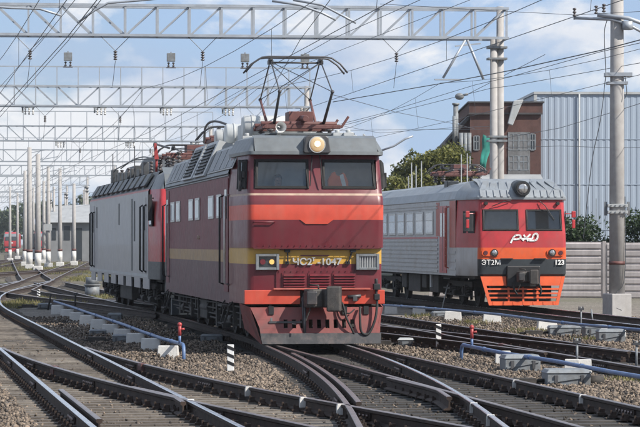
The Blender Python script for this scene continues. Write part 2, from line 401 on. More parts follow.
# ------------------------------------------------------------------ ground
def ground_material():
    m = bpy.data.materials.new('ballast_ground'); m.use_nodes = True
    n, l = m.node_tree.nodes, m.node_tree.links
    b = n['Principled BSDF']; b.inputs['Roughness'].default_value = 0.95
    g = n.new('ShaderNodeNewGeometry')
    def vor(s):
        v = n.new('ShaderNodeTexVoronoi'); v.inputs['Scale'].default_value = s; l.new(g.outputs['Position'], v.inputs['Vector']); return v
    def noi(s, d=6):
        v = n.new('ShaderNodeTexNoise'); v.inputs['Scale'].default_value = s; v.inputs['Detail'].default_value = d; l.new(g.outputs['Position'], v.inputs['Vector']); return v
    def ramp(src, st):
        r = n.new('ShaderNodeValToRGB'); e = r.color_ramp.elements
        while len(e) < len(st): e.new(0.5)
        for q, (p, c) in zip(e, st): q.position = p; q.color = (*c, 1)
        l.new(src, r.inputs['Fac']); return r.outputs['Color']
    def mix(f, a, c):
        k = n.new('ShaderNodeMix'); k.data_type = 'RGBA'; l.new(f, k.inputs[0]); l.new(a, k.inputs[6]); l.new(c, k.inputs[7]); return k.outputs[2]
    v = vor(17.0)
    stones = ramp(v.outputs['Color'], [(0.1, (0.075, 0.065, 0.057)), (0.5, (0.17, 0.15, 0.13)), (0.95, (0.33, 0.29, 0.25))])
    dust = ramp(noi(3.0).outputs['Fac'], [(0.3, (0.09, 0.078, 0.066)), (0.7, (0.19, 0.165, 0.14))])
    near = mix(ramp(noi(0.7).outputs['Fac'], [(0.45, (0, 0, 0)), (0.6, (0.7, 0.7, 0.7))]), stones, dust)
    far = ramp(noi(0.14, 8).outputs['Fac'], [(0.36, (0.075, 0.085, 0.03)), (0.5, (0.095, 0.080, 0.058)), (0.64, (0.13, 0.112, 0.088))])
    sp = n.new('ShaderNodeSeparateXYZ'); l.new(g.outputs['Position'], sp.inputs[0])
    mr = n.new('ShaderNodeMapRange'); mr.inputs[1].default_value = 85; mr.inputs[2].default_value = 150; l.new(sp.outputs['Y'], mr.inputs[0])
    fa = n.new('ShaderNodeMath'); fa.operation = 'MULTIPLY_ADD'; l.new(noi(0.25).outputs['Fac'], fa.inputs[0]); fa.inputs[1].default_value = 1.2
    sb = n.new('ShaderNodeMath'); sb.operation = 'SUBTRACT'; l.new(mr.outputs[0], sb.inputs[0]); sb.inputs[1].default_value = 0.6
    l.new(sb.outputs[0], fa.inputs[2]); fa.use_clamp = True
    l.new(mix(fa.outputs[0], near, far), b.inputs['Base Color'])
    bp = n.new('ShaderNodeBump'); bp.inputs['Strength'].default_value = 0.9; bp.inputs['Distance'].default_value = 0.03
    l.new(v.outputs['Distance'], bp.inputs['Height']); l.new(bp.outputs['Normal'], b.inputs['Normal'])
    return m
GZ = -0.25
gx = [-2500, -600, -120] + [i * 2.0 - 40 for i in range(41)] + [120, 600, 2500]
gy = [-300, -40, 0] + [i * 2.5 + 15 for i in range(60)] + [200, 300, 600, 1500, 4000]
mb = MB()
for y in gy:
    for x in gx: mb.v.append((x, y, GZ + (R.uniform(-0.02, 0.02) if 20 < y < 160 and abs(x) < 39 else 0)))
nx = len(gx)
for j in range(len(gy) - 1):
    for i in range(nx - 1): mb.f.append((j * nx + i, j * nx + i + 1, (j + 1) * nx + i + 1, (j + 1) * nx + i)); mb.m.append(0); mb.sm.append(True)
tag(mb.build('ground', ground_material()), kind='structure')

# ------------------------------------------------------------------ tracks
G2 = 0.7975    # half gauge to rail centre
def smooth(t): t = max(0.0, min(1.0, t)); return t * t * (3 - 2 * t)
def trA(d):
    if d <= 80: return -1.645 - 0.162 * (d - 29.9)
    u = min(d - 80, 45); x = -9.76 - 0.162 * u + 0.00136 * u * u
    return x - 0.04 * (d - 125) if d > 125 else x
def trB(d):
    o = 0.0034 * (57 - max(d, 34)) ** 2 if d < 57 else 0.0
    if d < 34: o += 0.156 * (34 - d)
    return trA(d) + o
def trD(d):
    if d < 54: return -0.07 + 0.155 * (54 - d)
    if d < 71: return -0.07 - 0.1435 * (d - 54)
    return -2.51 - 0.163 * (d - 71)
def trC(d): return trD(d) - (0.0021 * (64 - max(d, 32)) ** 2 + (0.134 * (32 - d) if d < 32 else 0) if d < 64 else 0)
def trE(d): return 3.1 - 0.155 * (d - 63)
def trG(d): return trE(d) - 4.6 * smooth((d - 46) / 46)
def trF(d): return 6.2 - 0.1435 * (d - 84)
RAILSEC = [(-.075, -.18), (.075, -.18), (.075, -.166), (.014, -.142), (.010, -.055), (.036, -.040), (.036, -.007), (.026, 0), (-.026, 0), (-.036, -.007), (-.036, -.040), (-.010, -.055), (-.014, -.142), (-.075, -.166)]
def sweep(mb, pts, sec, z=0.0, top=(6, 7, 8), mt=1):
    pts = [Vector(p) for p in pts]; o = len(mb.v); n = len(sec)
    for i, p in enumerate(pts):
        t = pts[min(i + 1, len(pts) - 1)] - pts[max(i - 1, 0)]; t.normalize(); nx_ = Vector((t.y, -t.x))
        for u, w in sec: mb.v.append((p.x + nx_.x * u, p.y + nx_.y * u, w + z))
    for i in range(len(pts) - 1):
        for k in range(n):
            k2 = (k + 1) % n
            mb.f.append((o + i * n + k, o + i * n + k2, o + (i + 1) * n + k2, o + (i + 1) * n + k)); mb.m.append(mt if k in top else 0); mb.sm.append(False)
    mb.f.append(tuple(o + k for k in range(n))); mb.m.append(0); mb.sm.append(False)
    e = o + (len(pts) - 1) * n
    mb.f.append(tuple(e + k for k in range(n))[::-1]); mb.m.append(0); mb.sm.append(False)
def line(fn, d0, d1, off):
    pts = []; d = d0
    while d < d1:
        pts.append(d); d += 1.0 if d < 90 else 4.0
    pts.append(d1); out = []
    for d in pts:
        s = (fn(d + 0.05) - fn(d - 0.05)) / 0.1; q = math.hypot(1, s)
        out.append((fn(d) + off / q, d - s * off / q))
    return out
def rail(parent, pts, head='steelhead', z=0.0, name='rail'):
    mb = MB(); sweep(mb, pts, RAILSEC, z); return mb.build(name, ['rail', head], parent, fix=False)
SLEEPER = {k: MB().hexa([(-.5, -.11, -.15), (.5, -.11, -.15), (.5, .11, -.15), (-.5, .11, -.15), (-.5, -.095, 0), (.5, -.095, 0), (.5, .095, 0), (-.5, .095, 0)]).mesh('sleeper', k) for k in ('sleeper', 'sleeperdark')}
def sleepers(parent, spans, ztop, kind='sleeper'):
    """spans: (centre x, y, length, slope)"""
    for (x, y, L, s) in spans:
        o = place(SLEEPER[kind], 'sleeper', parent, (x, y + R.uniform(-.02, .02), ztop + R.uniform(-.006, .004)), math.atan(-s) + R.uniform(-.012, .012))
        o.scale = (L + R.uniform(-.08, .08), R.uniform(0.95, 1.1), 1)
def fastenings(parent, fns, ds, ok=None):
    mb = MB()
    for fn, off, d0, d1 in fns:
        for d in ds:
            if not d0 < d < d1: continue
            s = (fn(d + 0.05) - fn(d - 0.05)) / 0.1; q = math.hypot(1, s); x = fn(d) + off / q; y = d - s * off / q
            for sd in (-1, 1):
                cx = x + sd * 0.115
                mb.box(cx - .05, cx + .05, y - .07, y + .07, -.186, -.15)
                mb.box(cx - .025 - sd * .02, cx + .025 - sd * .02, y - .04, y + .04, -.15, -.105)
                mb.tube([(cx + sd * .02, y, -.15), (cx + sd * .02, y, -.09)], .016, 5)
    o = mb.build('rail_fastening', 'rail', parent, fix=False); tag(o, kind='stuff'); return o
def bed(parent, left, right, d0, d1, m, z):
    mb = MB(); n = int((d1 - d0) / 1.5)
    for i in range(n + 1):
        d = d0 + (d1 - d0) * i / n
        mb.v += [(left(d) + R.uniform(-.12, .12), d, z), (right(d) + R.uniform(-.12, .12), d, z)]
    for i in range(n): mb.f.append((2 * i, 2 * i + 1, 2 * i + 3, 2 * i + 2)); mb.m.append(0); mb.sm.append(False)
    return mb.build('ballast_bed', m, parent, fix=False)
M['dustbed'] = mat('dusty_track_bed', (0.055, 0.044, 0.036), 0.95, var=0.4, scale=3, coords='World', dirt=(0.07, 0.06, 0.052), dscale=1.2, bump=0.9, bscale=35)
M['oilbed'] = mat('oil_dark_track_bed', (0.022, 0.020, 0.018), 0.85, var=0.45, scale=3, coords='World', dirt=(0.05, 0.043, 0.038), dscale=1.3, bump=0.9, bscale=35)

slope = lambda fn, d: (fn(d + .1) - fn(d - .1)) / .2
# left turnout: straight track A with curved branch B
tAB = thing('railway_turnout', 'rusty turnout with pale weathered sleepers in the left foreground', 'railway track')
rail(tAB, line(trA, 24, 150, -G2)); rail(tAB, line(trA, 24, 150, G2))
rail(tAB, line(trB, 24, 52.8, -G2), 'railhead_dull', 0.003); rail(tAB, line(trB, 24, 52.8, G2), 'railhead_dull', 0.003)
sp = []; d = 24.0
while d < 150:
    if d < 54:
        l_, r_ = trA(d) - 1.35, max(trA(d), trB(d)) + 1.35
        sp.append(((l_ + r_) / 2, d, r_ - l_, slope(trA, d)))
    else: sp.append((trA(d), d, 2.7, slope(trA, d)))
    d += 0.52
sleepers(tAB, sp, -0.186)
fastenings(tAB, [(trA, -G2, 24, 90), (trA, G2, 24, 90), (trB, -G2, 24, 52), (trB, G2, 24, 52)], [24 + .52 * i for i in range(130)])
bed(tAB, lambda d: trA(d) - 1.5, lambda d: max(trA(d), trB(d)) + 1.5, 22, 57, 'dustbed', GZ + 0.024)
rail(tAB, line(trA, 31.2, 37.6, -G2 + 0.15), 'railhead_dull', 0.012, 'guard_rail')
rail(tAB, [(-2.62, 38.3), (-2.18, 36.9), (-1.93, 36.1), (-1.72, 34.6)], 'railhead_dull', 0.006, 'wing_rail')
# middle turnout: loco track D with branch C
tCD = thing('railway_turnout', 'dark oil-stained turnout in front of the maroon locomotive', 'railway track')
rail(tCD, line(trD, 24, 140, -G2), 'railhead_dull'); rail(tCD, line(trD, 24, 140, G2), 'railhead_dull')
rail(tCD, line(trC, 24, 58.5, -G2), 'railhead_dull', 0.003); rail(tCD, line(trC, 24, 58.5, G2), 'steelhead', 0.003)
sp = []; d = 24.2
while d < 140:
    l_, r_ = min(trC(d), trD(d)) - 1.35, trD(d) + 1.35
    if d > 60: l_, r_ = trD(d) - 1.35, trD(d) + 1.35
    sp.append(((l_ + r_) / 2, d, r_ - l_, slope(trD, d))); d += 0.56
sleepers(tCD, sp, -0.192, 'sleeperdark')
fastenings(tCD, [(trD, -G2, 24, 62), (trD, G2, 24, 62), (trC, -G2, 24, 58), (trC, G2, 24, 58)], [24.2 + .56 * i for i in range(70)])
bed(tCD, lambda d: min(trC(d), trD(d)) - 1.4, lambda d: trD(d) + 1.4, 22, 110, 'oilbed', GZ + 0.044)
rail(tCD, line(trC, 34.5, 50.0, -G2 + 0.16), 'railhead_dull', 0.010, 'guard_rail')
rail(tCD, [(1.02, 40.9), (1.50, 38.2), (1.62, 37.3), (1.68, 35.7)], 'railhead_dull', 0.007, 'wing_rail')
# track right of the loco with a branch running in from it
tE = thing('railway_turnout', 'brown rusty turnout between the maroon locomotive and the commuter train', 'railway track')
rail(tE, line(trE, 34, 150, -G2), 'railhead_dull'); rail(tE, line(trE, 34, 150, G2), 'railhead_dull')
rail(tE, line(trG, 50.5, 88, -G2), 'railhead_dull', 0.003); rail(tE, line(trG, 50.5, 88, G2), 'railhead_dull', 0.003)
sp = []; d = 34.0
while d < 110:
    l_, r_ = (trG(d) if 48 < d < 72 else trE(d)) - 1.35, trE(d) + 1.35
    sp.append(((l_ + r_) / 2, d, r_ - l_, slope(trE, d))); d += 0.55
sleepers(tE, sp, -0.189, 'sleeperdark')
fastenings(tE, [(trE, -G2, 34, 85), (trE, G2, 34, 85), (trG, -G2, 50, 75), (trG, G2, 50, 75)], [34 + .55 * i for i in range(95)])
bed(tE, lambda d: (trG(d) if 47 < d < 78 else trE(d)) - 1.4, lambda d: trE(d) + 1.4, 33, 110, 'oilbed', GZ + 0.040)
# commuter train's track
tF = thing('railway_track', 'straight track under the red-fronted commuter train', 'railway track')
rail(tF, line(trF, 48, 150, -G2)); rail(tF, line(trF, 48, 150, G2))
sp = []; d = 48.0
while d < 112: sp.append((trF(d), d, 2.7, slope(trF, d))); d += 0.55
sleepers(tF, sp, -0.19, 'sleeperdark')
bed(tF, lambda d: trF(d) - 1.7, lambda d: trF(d) + 1.7, 46, 150, 'oilbed', GZ + 0.030)
# far yard tracks on the left
def far_track(fn, d0, d1, label, z=0.0):
    t = thing('railway_track', label, 'railway track', group='far tracks of the yard')
    rail(t, line(fn, d0, d1, -G2), 'railhead_dull', z); rail(t, line(fn, d0, d1, G2), 'railhead_dull', z)
    b_ = bed(t, lambda d: fn(d) - 1.6, lambda d: fn(d) + 1.6, d0, d1, 'dustbed', GZ + 0.024 + z)
    sl = MB(); d = d0
    while d < min(d1, 190):
        x = fn(d); sl.box(x - 1.3, x + 1.3, d - .1, d + .1, GZ, -.186 + z); d += 0.6
    if sl.v: tag(sl.build('sleeper_row', 'sleeper', t, fix=False), kind='stuff')
far_track(lambda d: trA(d) - 4.6 - 0.035 * (d - 90) * (d > 90), 76, 420, 'track curving away beyond the left turnout, nearest of the far tracks', 0.0)
def trH(d): return trD(min(d, 118)) - 3.0 * smooth((d - 74) / 44) - (0.07 * (d - 118) if d > 118 else 0)
far_track(trH, 79, 420, 'track crossing over behind the grey locomotive to the left', 0.004)
far_track(lambda d: -24.5 + 0.06 * (d - 130), 120, 340, 'track slanting between the far concrete poles', 0.008)
def trI(d):
    L = -15.5 - 0.115 * (d - 150)
    return trA(d) + (L - trA(d)) * smooth((d - 108) / 60)
far_track(trI, 112, 520, 'track running to the far red train', 0.012)
far_track(lambda d: -34 - 0.02 * (d - 200), 170, 620, 'outermost far track at the left edge', 0.016)
# paint and joint marks on the rails
def mark(parent, fn, off, d, col, L=0.05, name='joint_mark', z=0.0):
    s = slope(fn, d); x = fn(d) + off; mb = MB()
    a, b = Vector((x + s * -L / 2, d - L / 2)), Vector((x + s * L / 2, d + L / 2))
    sec = [(-.052, -.13), (.052, -.13), (.052, -.035), (.042, .004), (-.042, .004), (-.052, -.035)]
    sweep(mb, [a, b], sec, z); mb.build(name, [col, col], parent)
for d, c, L in ((38.2, 'whitecon', .04), (35.6, 'whitecon', .04), (34.1, 'whitecon', .04), (45.6, 'panto', .32)): mark(tAB, trB, G2, d, c, L, z=.003)
mark(tAB, trB, -G2, 44.6, 'panto', .32, z=.003); mark(tAB, trB, -G2, 35.1, 'white', .05, z=.004)
for d in (40.2, 36.3): mark(tCD, trD, G2, d, 'whitecon', .04)
for d in (34.4, 32.0): mark(tCD, trC, G2, d, 'whitecon', .04, z=.003)
for d in (60.5, 54.5): mark(tE, trE, -G2, d, 'panto', .4)

# bolted fishplates at the rail joints and thin bond cables
def fishplate(parent, fn, off, d, z=0.0):
    s = slope(fn, d); q = math.hypot(1, s); x = fn(d) + off / q; y = d - s * off / q; rz = -math.atan(s)
    for sd in (-1, 1):
        mb = MB(); mb.prism([(sd * .016, -.14), (sd * .045, -.135), (sd * .034, -.10), (sd * .034, -.07), (sd * .040, -.05), (sd * .014, -.05)], -.42, .42, 'y')
        fp = mb.build('fishplate', 'rail', parent, (x, y, z), -rz * -1)
        for k in range(6): mb = MB(); yy = -.35 + k * .14; mb.tube([(sd * .034, yy, -.087), (sd * .062, yy, -.087)], .022, 6); mb.build('bolt', 'railhead_dull', fp)
for d in (36.5, 42.5, 50.5): fishplate(tAB, trA, G2, d)
for d in (33.0, 41.0, 48.0): fishplate(tAB, trA, -G2, d)
for d in (33.2, 40.5, 46.5): fishplate(tAB, trB, G2, d, .003); fishplate(tAB, trB, -G2, d + .8, .003)
for d in (34.0, 42.0, 49.0): fishplate(tCD, trD, G2, d); fishplate(tCD, trD, -G2, d + 1.5)
for d in (36.5, 44.5): fishplate(tCD, trC, -G2, d, .003); fishplate(tCD, trC, G2, d + 1, .003)
for d in (47.0, 58.0): fishplate(tE, trE, -G2, d); fishplate(tE, trE, G2, d + 2)
def bond(parent, fn, off, d, L=1.1):
    P = [(fn(d + u * L) + off + .05 + .05 * math.sin(u * 3.1), d + u * L, -.10 - .09 * math.sin(u * 3.14)) for u in [k / 8 for k in range(9)]]
    mb = MB(); mb.tube(P, .008, 5); mb.build('bond_cable', 'lightgrey', parent, fix=False)
for p_, f_, o_, d_ in ((tAB, trB, -G2, 34.4), (tAB, trB, G2, 35.2), (tCD, trD, G2, 36.0), (tCD, trD, G2, 39.8), (tAB, trA, -G2, 34.6), (tCD, trC, -G2, 39.0)): bond(p_, f_, o_, d_)
# ballast stones: more than anyone could count
def stones():
    P = []
    for d0, d1, dens in ((28, 40, 420), (40, 50, 320), (50, 62, 160), (62, 82, 60)):
        half = 0.122 * d1 + 0.6; n = int(2 * half * (d1 - d0) * dens)
        x = NR.uniform(-half, half, n); y = NR.uniform(d0, d1, n)
        P.append(np.stack([x, y], 1))
    P = np.concatenate(P)
    A = -1.645 - 0.162 * (P[:, 1] - 29.9)
    B = np.vectorize(trB)(P[:, 1]); C = np.vectorize(trC)(P[:, 1]); D = np.vectorize(trD)(P[:, 1]); E_ = np.vectorize(trE)(P[:, 1]); Gg = np.vectorize(trG)(P[:, 1])
    x = P[:, 0]
    inAB = (x > A - 1.25) & (x < np.maximum(A, B) + 1.2)
    inCD = (x > np.minimum(C, D) - 1.15) & (x < D + 1.15)
    inE = (x > np.where(P[:, 1] > 48, np.minimum(Gg, E_), E_) - 1.2) & (x < E_ + 1.2)
    u = NR.uniform(0, 1, len(P))
    keep = ~(inAB & (u > 0.07)) & ~(inCD & (u > 0.10)) & ~(inE & (u > 0.12)) & (np.abs(x) < 0.1235 * P[:, 1] + 0.7)
    inn = (inAB | inCD | inE)[keep]; dk = (inCD | inE)[keep]; P = P[keep]; n = len(P)
    cube = np.array([(-1, -1, -1), (1, -1, -1), (1, 1, -1), (-1, 1, -1), (-1, -1, 1), (1, -1, 1), (1, 1, 1), (-1, 1, 1)], float)
    s = NR.uniform(0.012, 0.030, n) * np.where(NR.uniform(0, 1, n) < .12, 1.5, 1) * np.where(inn, 0.75, 1)
    V = cube[None] * NR.uniform(0.25, 1.0, (n, 8, 3)) * s[:, None, None] * NR.uniform(0.7, 1.25, (n, 1, 3))
    # random rotation from quaternions
    q = NR.normal(size=(n, 4)); q /= np.linalg.norm(q, axis=1)[:, None]; w, a, b, c = q.T
    Rm = np.stack([np.stack([1 - 2 * (b * b + c * c), 2 * (a * b - c * w), 2 * (a * c + b * w)], 1), np.stack([2 * (a * b + c * w), 1 - 2 * (a * a + c * c), 2 * (b * c - a * w)], 1), np.stack([2 * (a * c - b * w), 2 * (b * c + a * w), 1 - 2 * (a * a + b * b)], 1)], 1)
    V = np.einsum('nij,nkj->nki', Rm, V)
    z = GZ + NR.uniform(0.0, 0.055, n) + np.where(inn, 0.012, 0.02)
    V += np.stack([P[:, 0], P[:, 1], z], 1)[:, None]
    fld = np.zeros(n)
    for k in range(9):
        a_ = NR.uniform(0, 6.28); f_ = NR.uniform(.5, 3.2); fld += np.sin((P[:, 0] * np.cos(a_) + P[:, 1] * .45 * np.sin(a_)) * f_ + NR.uniform(0, 6.28))
    tone = np.clip(NR.normal(0.42, 0.26, n) + fld * .05 - np.where(dk, 0.38, 0), 0, 1)
    me = scatter_mesh('ballast_stones', V, [(3, 2, 1, 0), (4, 5, 6, 7), (0, 1, 5, 4), (1, 2, 6, 5), (2, 3, 7, 6), (3, 0, 4, 7)], tone, M['stone'], 8)
    o = place(me, 'ballast_stones'); tag(o, 'loose grey-brown ballast stones between the tracks', 'ballast', kind='stuff'); print('stones', n)
stones()
def grass(name, label, patches, h, seed=3):
    P = []
    for (cx, cy, rx, ry, n) in patches:
        a = NR.uniform(0, 2 * math.pi, n); r = np.sqrt(NR.uniform(0, 1, n)) * (0.6 + 0.4 * np.sin(a * 5 + cx) ** 2)
        P.append(np.stack([cx + rx * r * np.cos(a), cy + ry * r * np.sin(a), np.zeros(n)], 1))
    P = np.concatenate(P); n = len(P); P[:, 2] = GZ
    a = NR.uniform(0, 6.28, n); w = NR.uniform(.012, .03, n); hh = h * NR.uniform(.4, 1.3, n)
    dx = np.stack([np.cos(a) * w, np.sin(a) * w, 0 * a], 1); lean = np.stack([NR.normal(0, .3, n) * hh, NR.normal(0, .3, n) * hh, hh], 1)
    V = np.stack([P - dx, P + dx, P + lean], 1)
    me = scatter_mesh(name, V, [(0, 1, 2)], NR.uniform(0, 1, n), M['grass'], 3)
    tag(place(me, name), label, 'grass', kind='stuff')
grass('grass', 'dry grass and weeds growing between the far tracks', [(-10.9, 100, 0.9, 14, 2500), (-9.0, 108, .9, 10, 1500), (-20, 215, 7, 25, 6000), (-26, 235, 9, 25, 6000), (-14, 175, 3, 20, 3000), (-32, 290, 12, 30, 5000)], 0.16)
grass('weeds', 'small green weeds on the ballast beside the right tracks', [(4.3, 76, .5, 1.6, 260), (5.2, 69, .6, 1.4, 220), (4.9, 44, .4, .9, 200), (6.2, 62.5, .6, 1.2, 160), (3.2, 83, .7, 2, 200)], 0.13)

# ------------------------------------------------------------------ shared rolling-stock builders
# local frame of a vehicle: x to the right as seen from its front, y back along it, z up from the rail head
def cab_shell(mb, levels, W, T, w0, xs, skip=None, side_mid=None):
    """levels: (z, front y, width offset, material of the band above). U-shaped plan swept upwards."""
    def plan(tf, dw):
        h = [(W + dw, T), (w0 + (W - w0) * 0.55 + dw, tf + (T - tf) * 0.5), (w0 + dw, tf + .20), (w0 - .012 + dw, tf + .115), (w0 - .036 + dw, tf + .066), (w0 - .07 + dw, tf + .036), (w0 - .115 + dw, tf + .0215)]
        mid = [(x, tf + 0.02 * (x / w0) ** 2) for x in xs]
        return h + [p for p in mid] + [(-x, t) for x, t in h[::-1]]
    rings = []
    for (z, tf, dw, *m) in levels:
        o = len(mb.v); p = plan(tf, dw); mb.v += [(x, t, z) for x, t in p]; rings.append((o, len(p)))
    for i in range(len(levels) - 1):
        a, n = rings[i]; b, _ = rings[i + 1]
        for k in range(n - 1):
            kk = k if k < 2 else (k - 4 if k > n - 4 else (k - 2 if 6 <= k <= n - 8 else 3))
            if skip and skip(i, kk): continue
            side = len(levels[i]) > 4 and (k < 2 or k > n - 4)
            mb.f.append((a + k, a + k + 1, b + k + 1, b + k)); mb.m.append(levels[i][4] if side else levels[i][3]); mb.sm.append(False)
def side_loft(mb, stations, levels, ends=(False, True), capm=0):
    """stations: (y, dw); levels: (z, half width, material above); mirrored and closed over the top"""
    n = len(levels); rings = []
    for (y, dw) in stations:
        o = len(mb.v)
        for s in (1, -1):
            for (z, w, m) in levels: mb.v.append((s * max(0.0, w + (dw if w > 0 else 0)), y, z))
        rings.append(o)
    for a, b in zip(rings, rings[1:]):
        for s in (0, 1):
            for k in range(n - 1):
                i = s * n + k
                mb.f.append((a + i, b + i, b + i + 1, a + i + 1)); mb.m.append(levels[k][2]); mb.sm.append(False)
    for e, r in ((ends[0], rings[0]), (ends[1], rings[-1])):
        if e:
            mb.f.append(tuple(r + k for k in range(n)) + tuple(r + n + k for k in range(n - 1, -1, -1))); mb.m.append(capm); mb.sm.append(False)
def wheelset_parts(parent, y, r=0.625, w=0.76):
    for s in (-1, 1):
        x = s * w
        m = MB(); pr = [(x - s * .07, r + .03), (x - s * .05, r + .03), (x - s * .045, r), (x + s * .07, r - .008), (x + s * .07, r - .07), (x + s * .05, r - .075), (x + s * .03, .2), (x + s * .09, .18), (x + s * .09, .02)]
        n = 28; o = len(m.v)
        for k in range(n):
            q = 2 * math.pi * k / n
            for (xx, rr) in pr: m.v.append((xx, y + rr * math.cos(q), r + rr * math.sin(q)))
        for k in range(n):
            for i in range(len(pr) - 1):
                k2 = (k + 1) % n
                m.f.append((k * len(pr) + i, k2 * len(pr) + i, k2 * len(pr) + i + 1, k * len(pr) + i + 1)); m.m.append(1 if i in (1, 2) else 0); m.sm.append(False)
        m.build('wheel', ['under', 'wheel'], parent)
    m = MB(); m.tube([(-w, y, r), (w, y, r)], .09, 10); m.build('axle', 'under', parent)
def bogie(parent, axles, half=1.12, r=0.625, zf=.72):
    b = empty('bogie', (0, 0, 0), 0, parent)
    for y in axles: wheelset_parts(b, y, r)
    y0, y1 = axles[0] - .95, axles[-1] + .95
    m = MB()
    for s in (-1, 1):
        x = s * half
        prof = [(y0, zf - .02), (y0, zf + .14)]
        m.prism([(y0, zf), (y1, zf), (y1, zf + .17), (y0, zf + .17)], x - .07, x + .07, 'x')
        for y in axles: m.prism([(y - .42, zf), (y + .42, zf), (y + .28, zf - .2), (y - .28, zf - .2)], x - .06, x + .06, 'x')
    for y in (y0, y1): m.box(-half, half, y - .08, y + .08, zf, zf + .16)
    m.build('frame', 'under', b)
    for s in (-1, 1):
        for y in axles:
            m = MB(); m.box(s * (half + .02) - .13, s * (half + .02) + .13, y - .2, y + .2, r - .19, r + .17)
            m.tube([(s * (half + .14), y, r), (s * (half + .2), y, r)], .12, 12); m.build('axle_box', 'under', b, bevel=.015)
            for e in (-1, 1):
                m = MB()
                pts = [(s * (half + .05) + .085 * math.cos(a * .9), y + e * .36 + .085 * math.sin(a * .9), zf - .27 + .0115 * a) for a in range(30)]
                m.tube(pts, .020, 5); m.build('spring', 'under', b, fix=False)
        m = MB()
        for y in axles[:-1]:
            mid = y + (axles[1] - axles[0]) / 2
            m.tube([(s * (half + .12), mid - .3, .42), (s * (half + .12), mid + .3, .42)], .11, 10)
            m.bar((s * (half + .1), mid, .42), (s * (half - .1), mid + .05, zf), .08, .06)
            m.bar((s * (half - .25), mid - .55, .2), (s * (half - .25), mid - .45, zf), .07, .12)
            m.bar((s * (half - .25), mid + .5, .2), (s * (half - .25), mid + .42, zf), .07, .12)
        m.tube([(s * (half + .17), y0 + .2, .33), (s * (half + .17), y1 - .2, .36)], .022, 6)
        m.build('brake_rigging', 'under', b)
    return b
def coupler(parent, y, z, sc_=1.0):
    m = MB()
    m.box(-.12 * sc_, .12 * sc_, y - .05, y + .75, z - .12 * sc_, z + .12 * sc_)
    head = [(-.22, .0), (-.30, -.16), (-.24, -.36), (-.10, -.40), (-.08, -.22), (.06, -.20), (.10, -.34), (.34, -.37), (.40, -.20), (.28, -.02), (.14, .08), (-.12, .08)]
    m.prism([(u * sc_, y + v * sc_) for u, v in head], z - .19 * sc_, z + .17 * sc_, 'z')
    m.prism([(u * sc_, y + v * sc_) for u, v in ((.12, -.36), (.40, -.40), (.46, -.2), (.3, 0))], z - .27 * sc_, z + .23 * sc_, 'z')
    cp = m.build('coupler', 'couplersteel', parent, bevel=.035, seg=3)
    m = MB(); m.box(-.27 * sc_, -.06 * sc_, y - .43 * sc_, y - .36 * sc_, z - .13 * sc_, z + .13 * sc_); m.build('lock', 'plough', cp, bevel=.02)
    m = MB(); m.tube([(-.02 * sc_, y - .30 * sc_, z + .17 * sc_), (-.02 * sc_, y - .30 * sc_, z + .24 * sc_), (-.2 * sc_, y - .2 * sc_, z + .26 * sc_)], .018, 6); m.build('release_lever', 'under', cp)
    for q in range(5): m = MB(); a = q * 1.1; m.tube([(-.18 * sc_ - .02 * q, y - .3 * sc_, z - .19 * sc_ - .05 * q), (-.19 * sc_ - .02 * q, y - .3 * sc_, z - .25 * sc_ - .05 * q)], .014, 5); m.build('chain_link', 'under', cp)
def hose(parent, pts, r=.022, n=7, m='rubber', name='brake_hose'):
    # Catmull-Rom through the points
    P = [Vector(p) for p in pts]; P = [P[0] * 2 - P[1]] + P + [P[-1] * 2 - P[-2]]; out = []
    for i in range(1, len(P) - 2):
        for k in range(6):
            t = k / 6; a, b, c, d = P[i - 1], P[i], P[i + 1], P[i + 2]
            out.append(0.5 * ((2 * b) + (c - a) * t + (2 * a - 5 * b + 4 * c - d) * t * t + (3 * b - a - 3 * c + d) * t ** 3))
    out.append(P[-2]); mb = MB(); mb.tube(out, r, n); return mb.build(name, m, parent, fix=False)
def window_frame(parent, pts, th, m='rubber', depth=.05, name='window_frame'):
    """pts: four 3-D corners; frame of square bars round them"""
    mb = MB(); n = len(pts); c = sum((Vector(p) for p in pts), Vector()) / n
    nrm = (Vector(pts[1]) - Vector(pts[0])).cross(Vector(pts[-1]) - Vector(pts[0])).normalized()
    inn = []; 
    for p in pts:
        p = Vector(p); d_ = c - p; inn.append(p + Vector((math.copysign(th, d_.x) if abs(d_.x) > .02 else 0, math.copysign(th, d_.y) if abs(d_.y) > .3 else d_.y * 0.02, math.copysign(th, d_.z))))
    for i in range(n):
        j = (i + 1) % n; a, b, a2, b2 = Vector(pts[i]), Vector(pts[j]), inn[i], inn[j]; q = nrm * depth / 2
        mb.hexa([a - q, b - q, b2 - q, a2 - q, a + q, b + q, b2 + q, a2 + q])
    return mb.build(name, m, parent)
def quad(name, pts, m, parent, th=.012):
    p = [Vector(q) for q in pts]; n = (p[1] - p[0]).cross(p[3] - p[0]).normalized() * th / 2
    mb = MB(); mb.hexa([q - n for q in p] + [q + n for q in p]); return mb.build(name, m, parent)
def insulator(mb, a, b, r, n=4, m=0):
    a, b = Vector(a), Vector(b); pts = []; rs = []
    for i in range(n):
        for t, q in ((.05, .45), (.3, 1.0), (.6, .85), (.75, .45)): pts.append(a.lerp(b, (i + t) / n)); rs.append(r * q)
    mb.tube(pts, rs, 8, m)

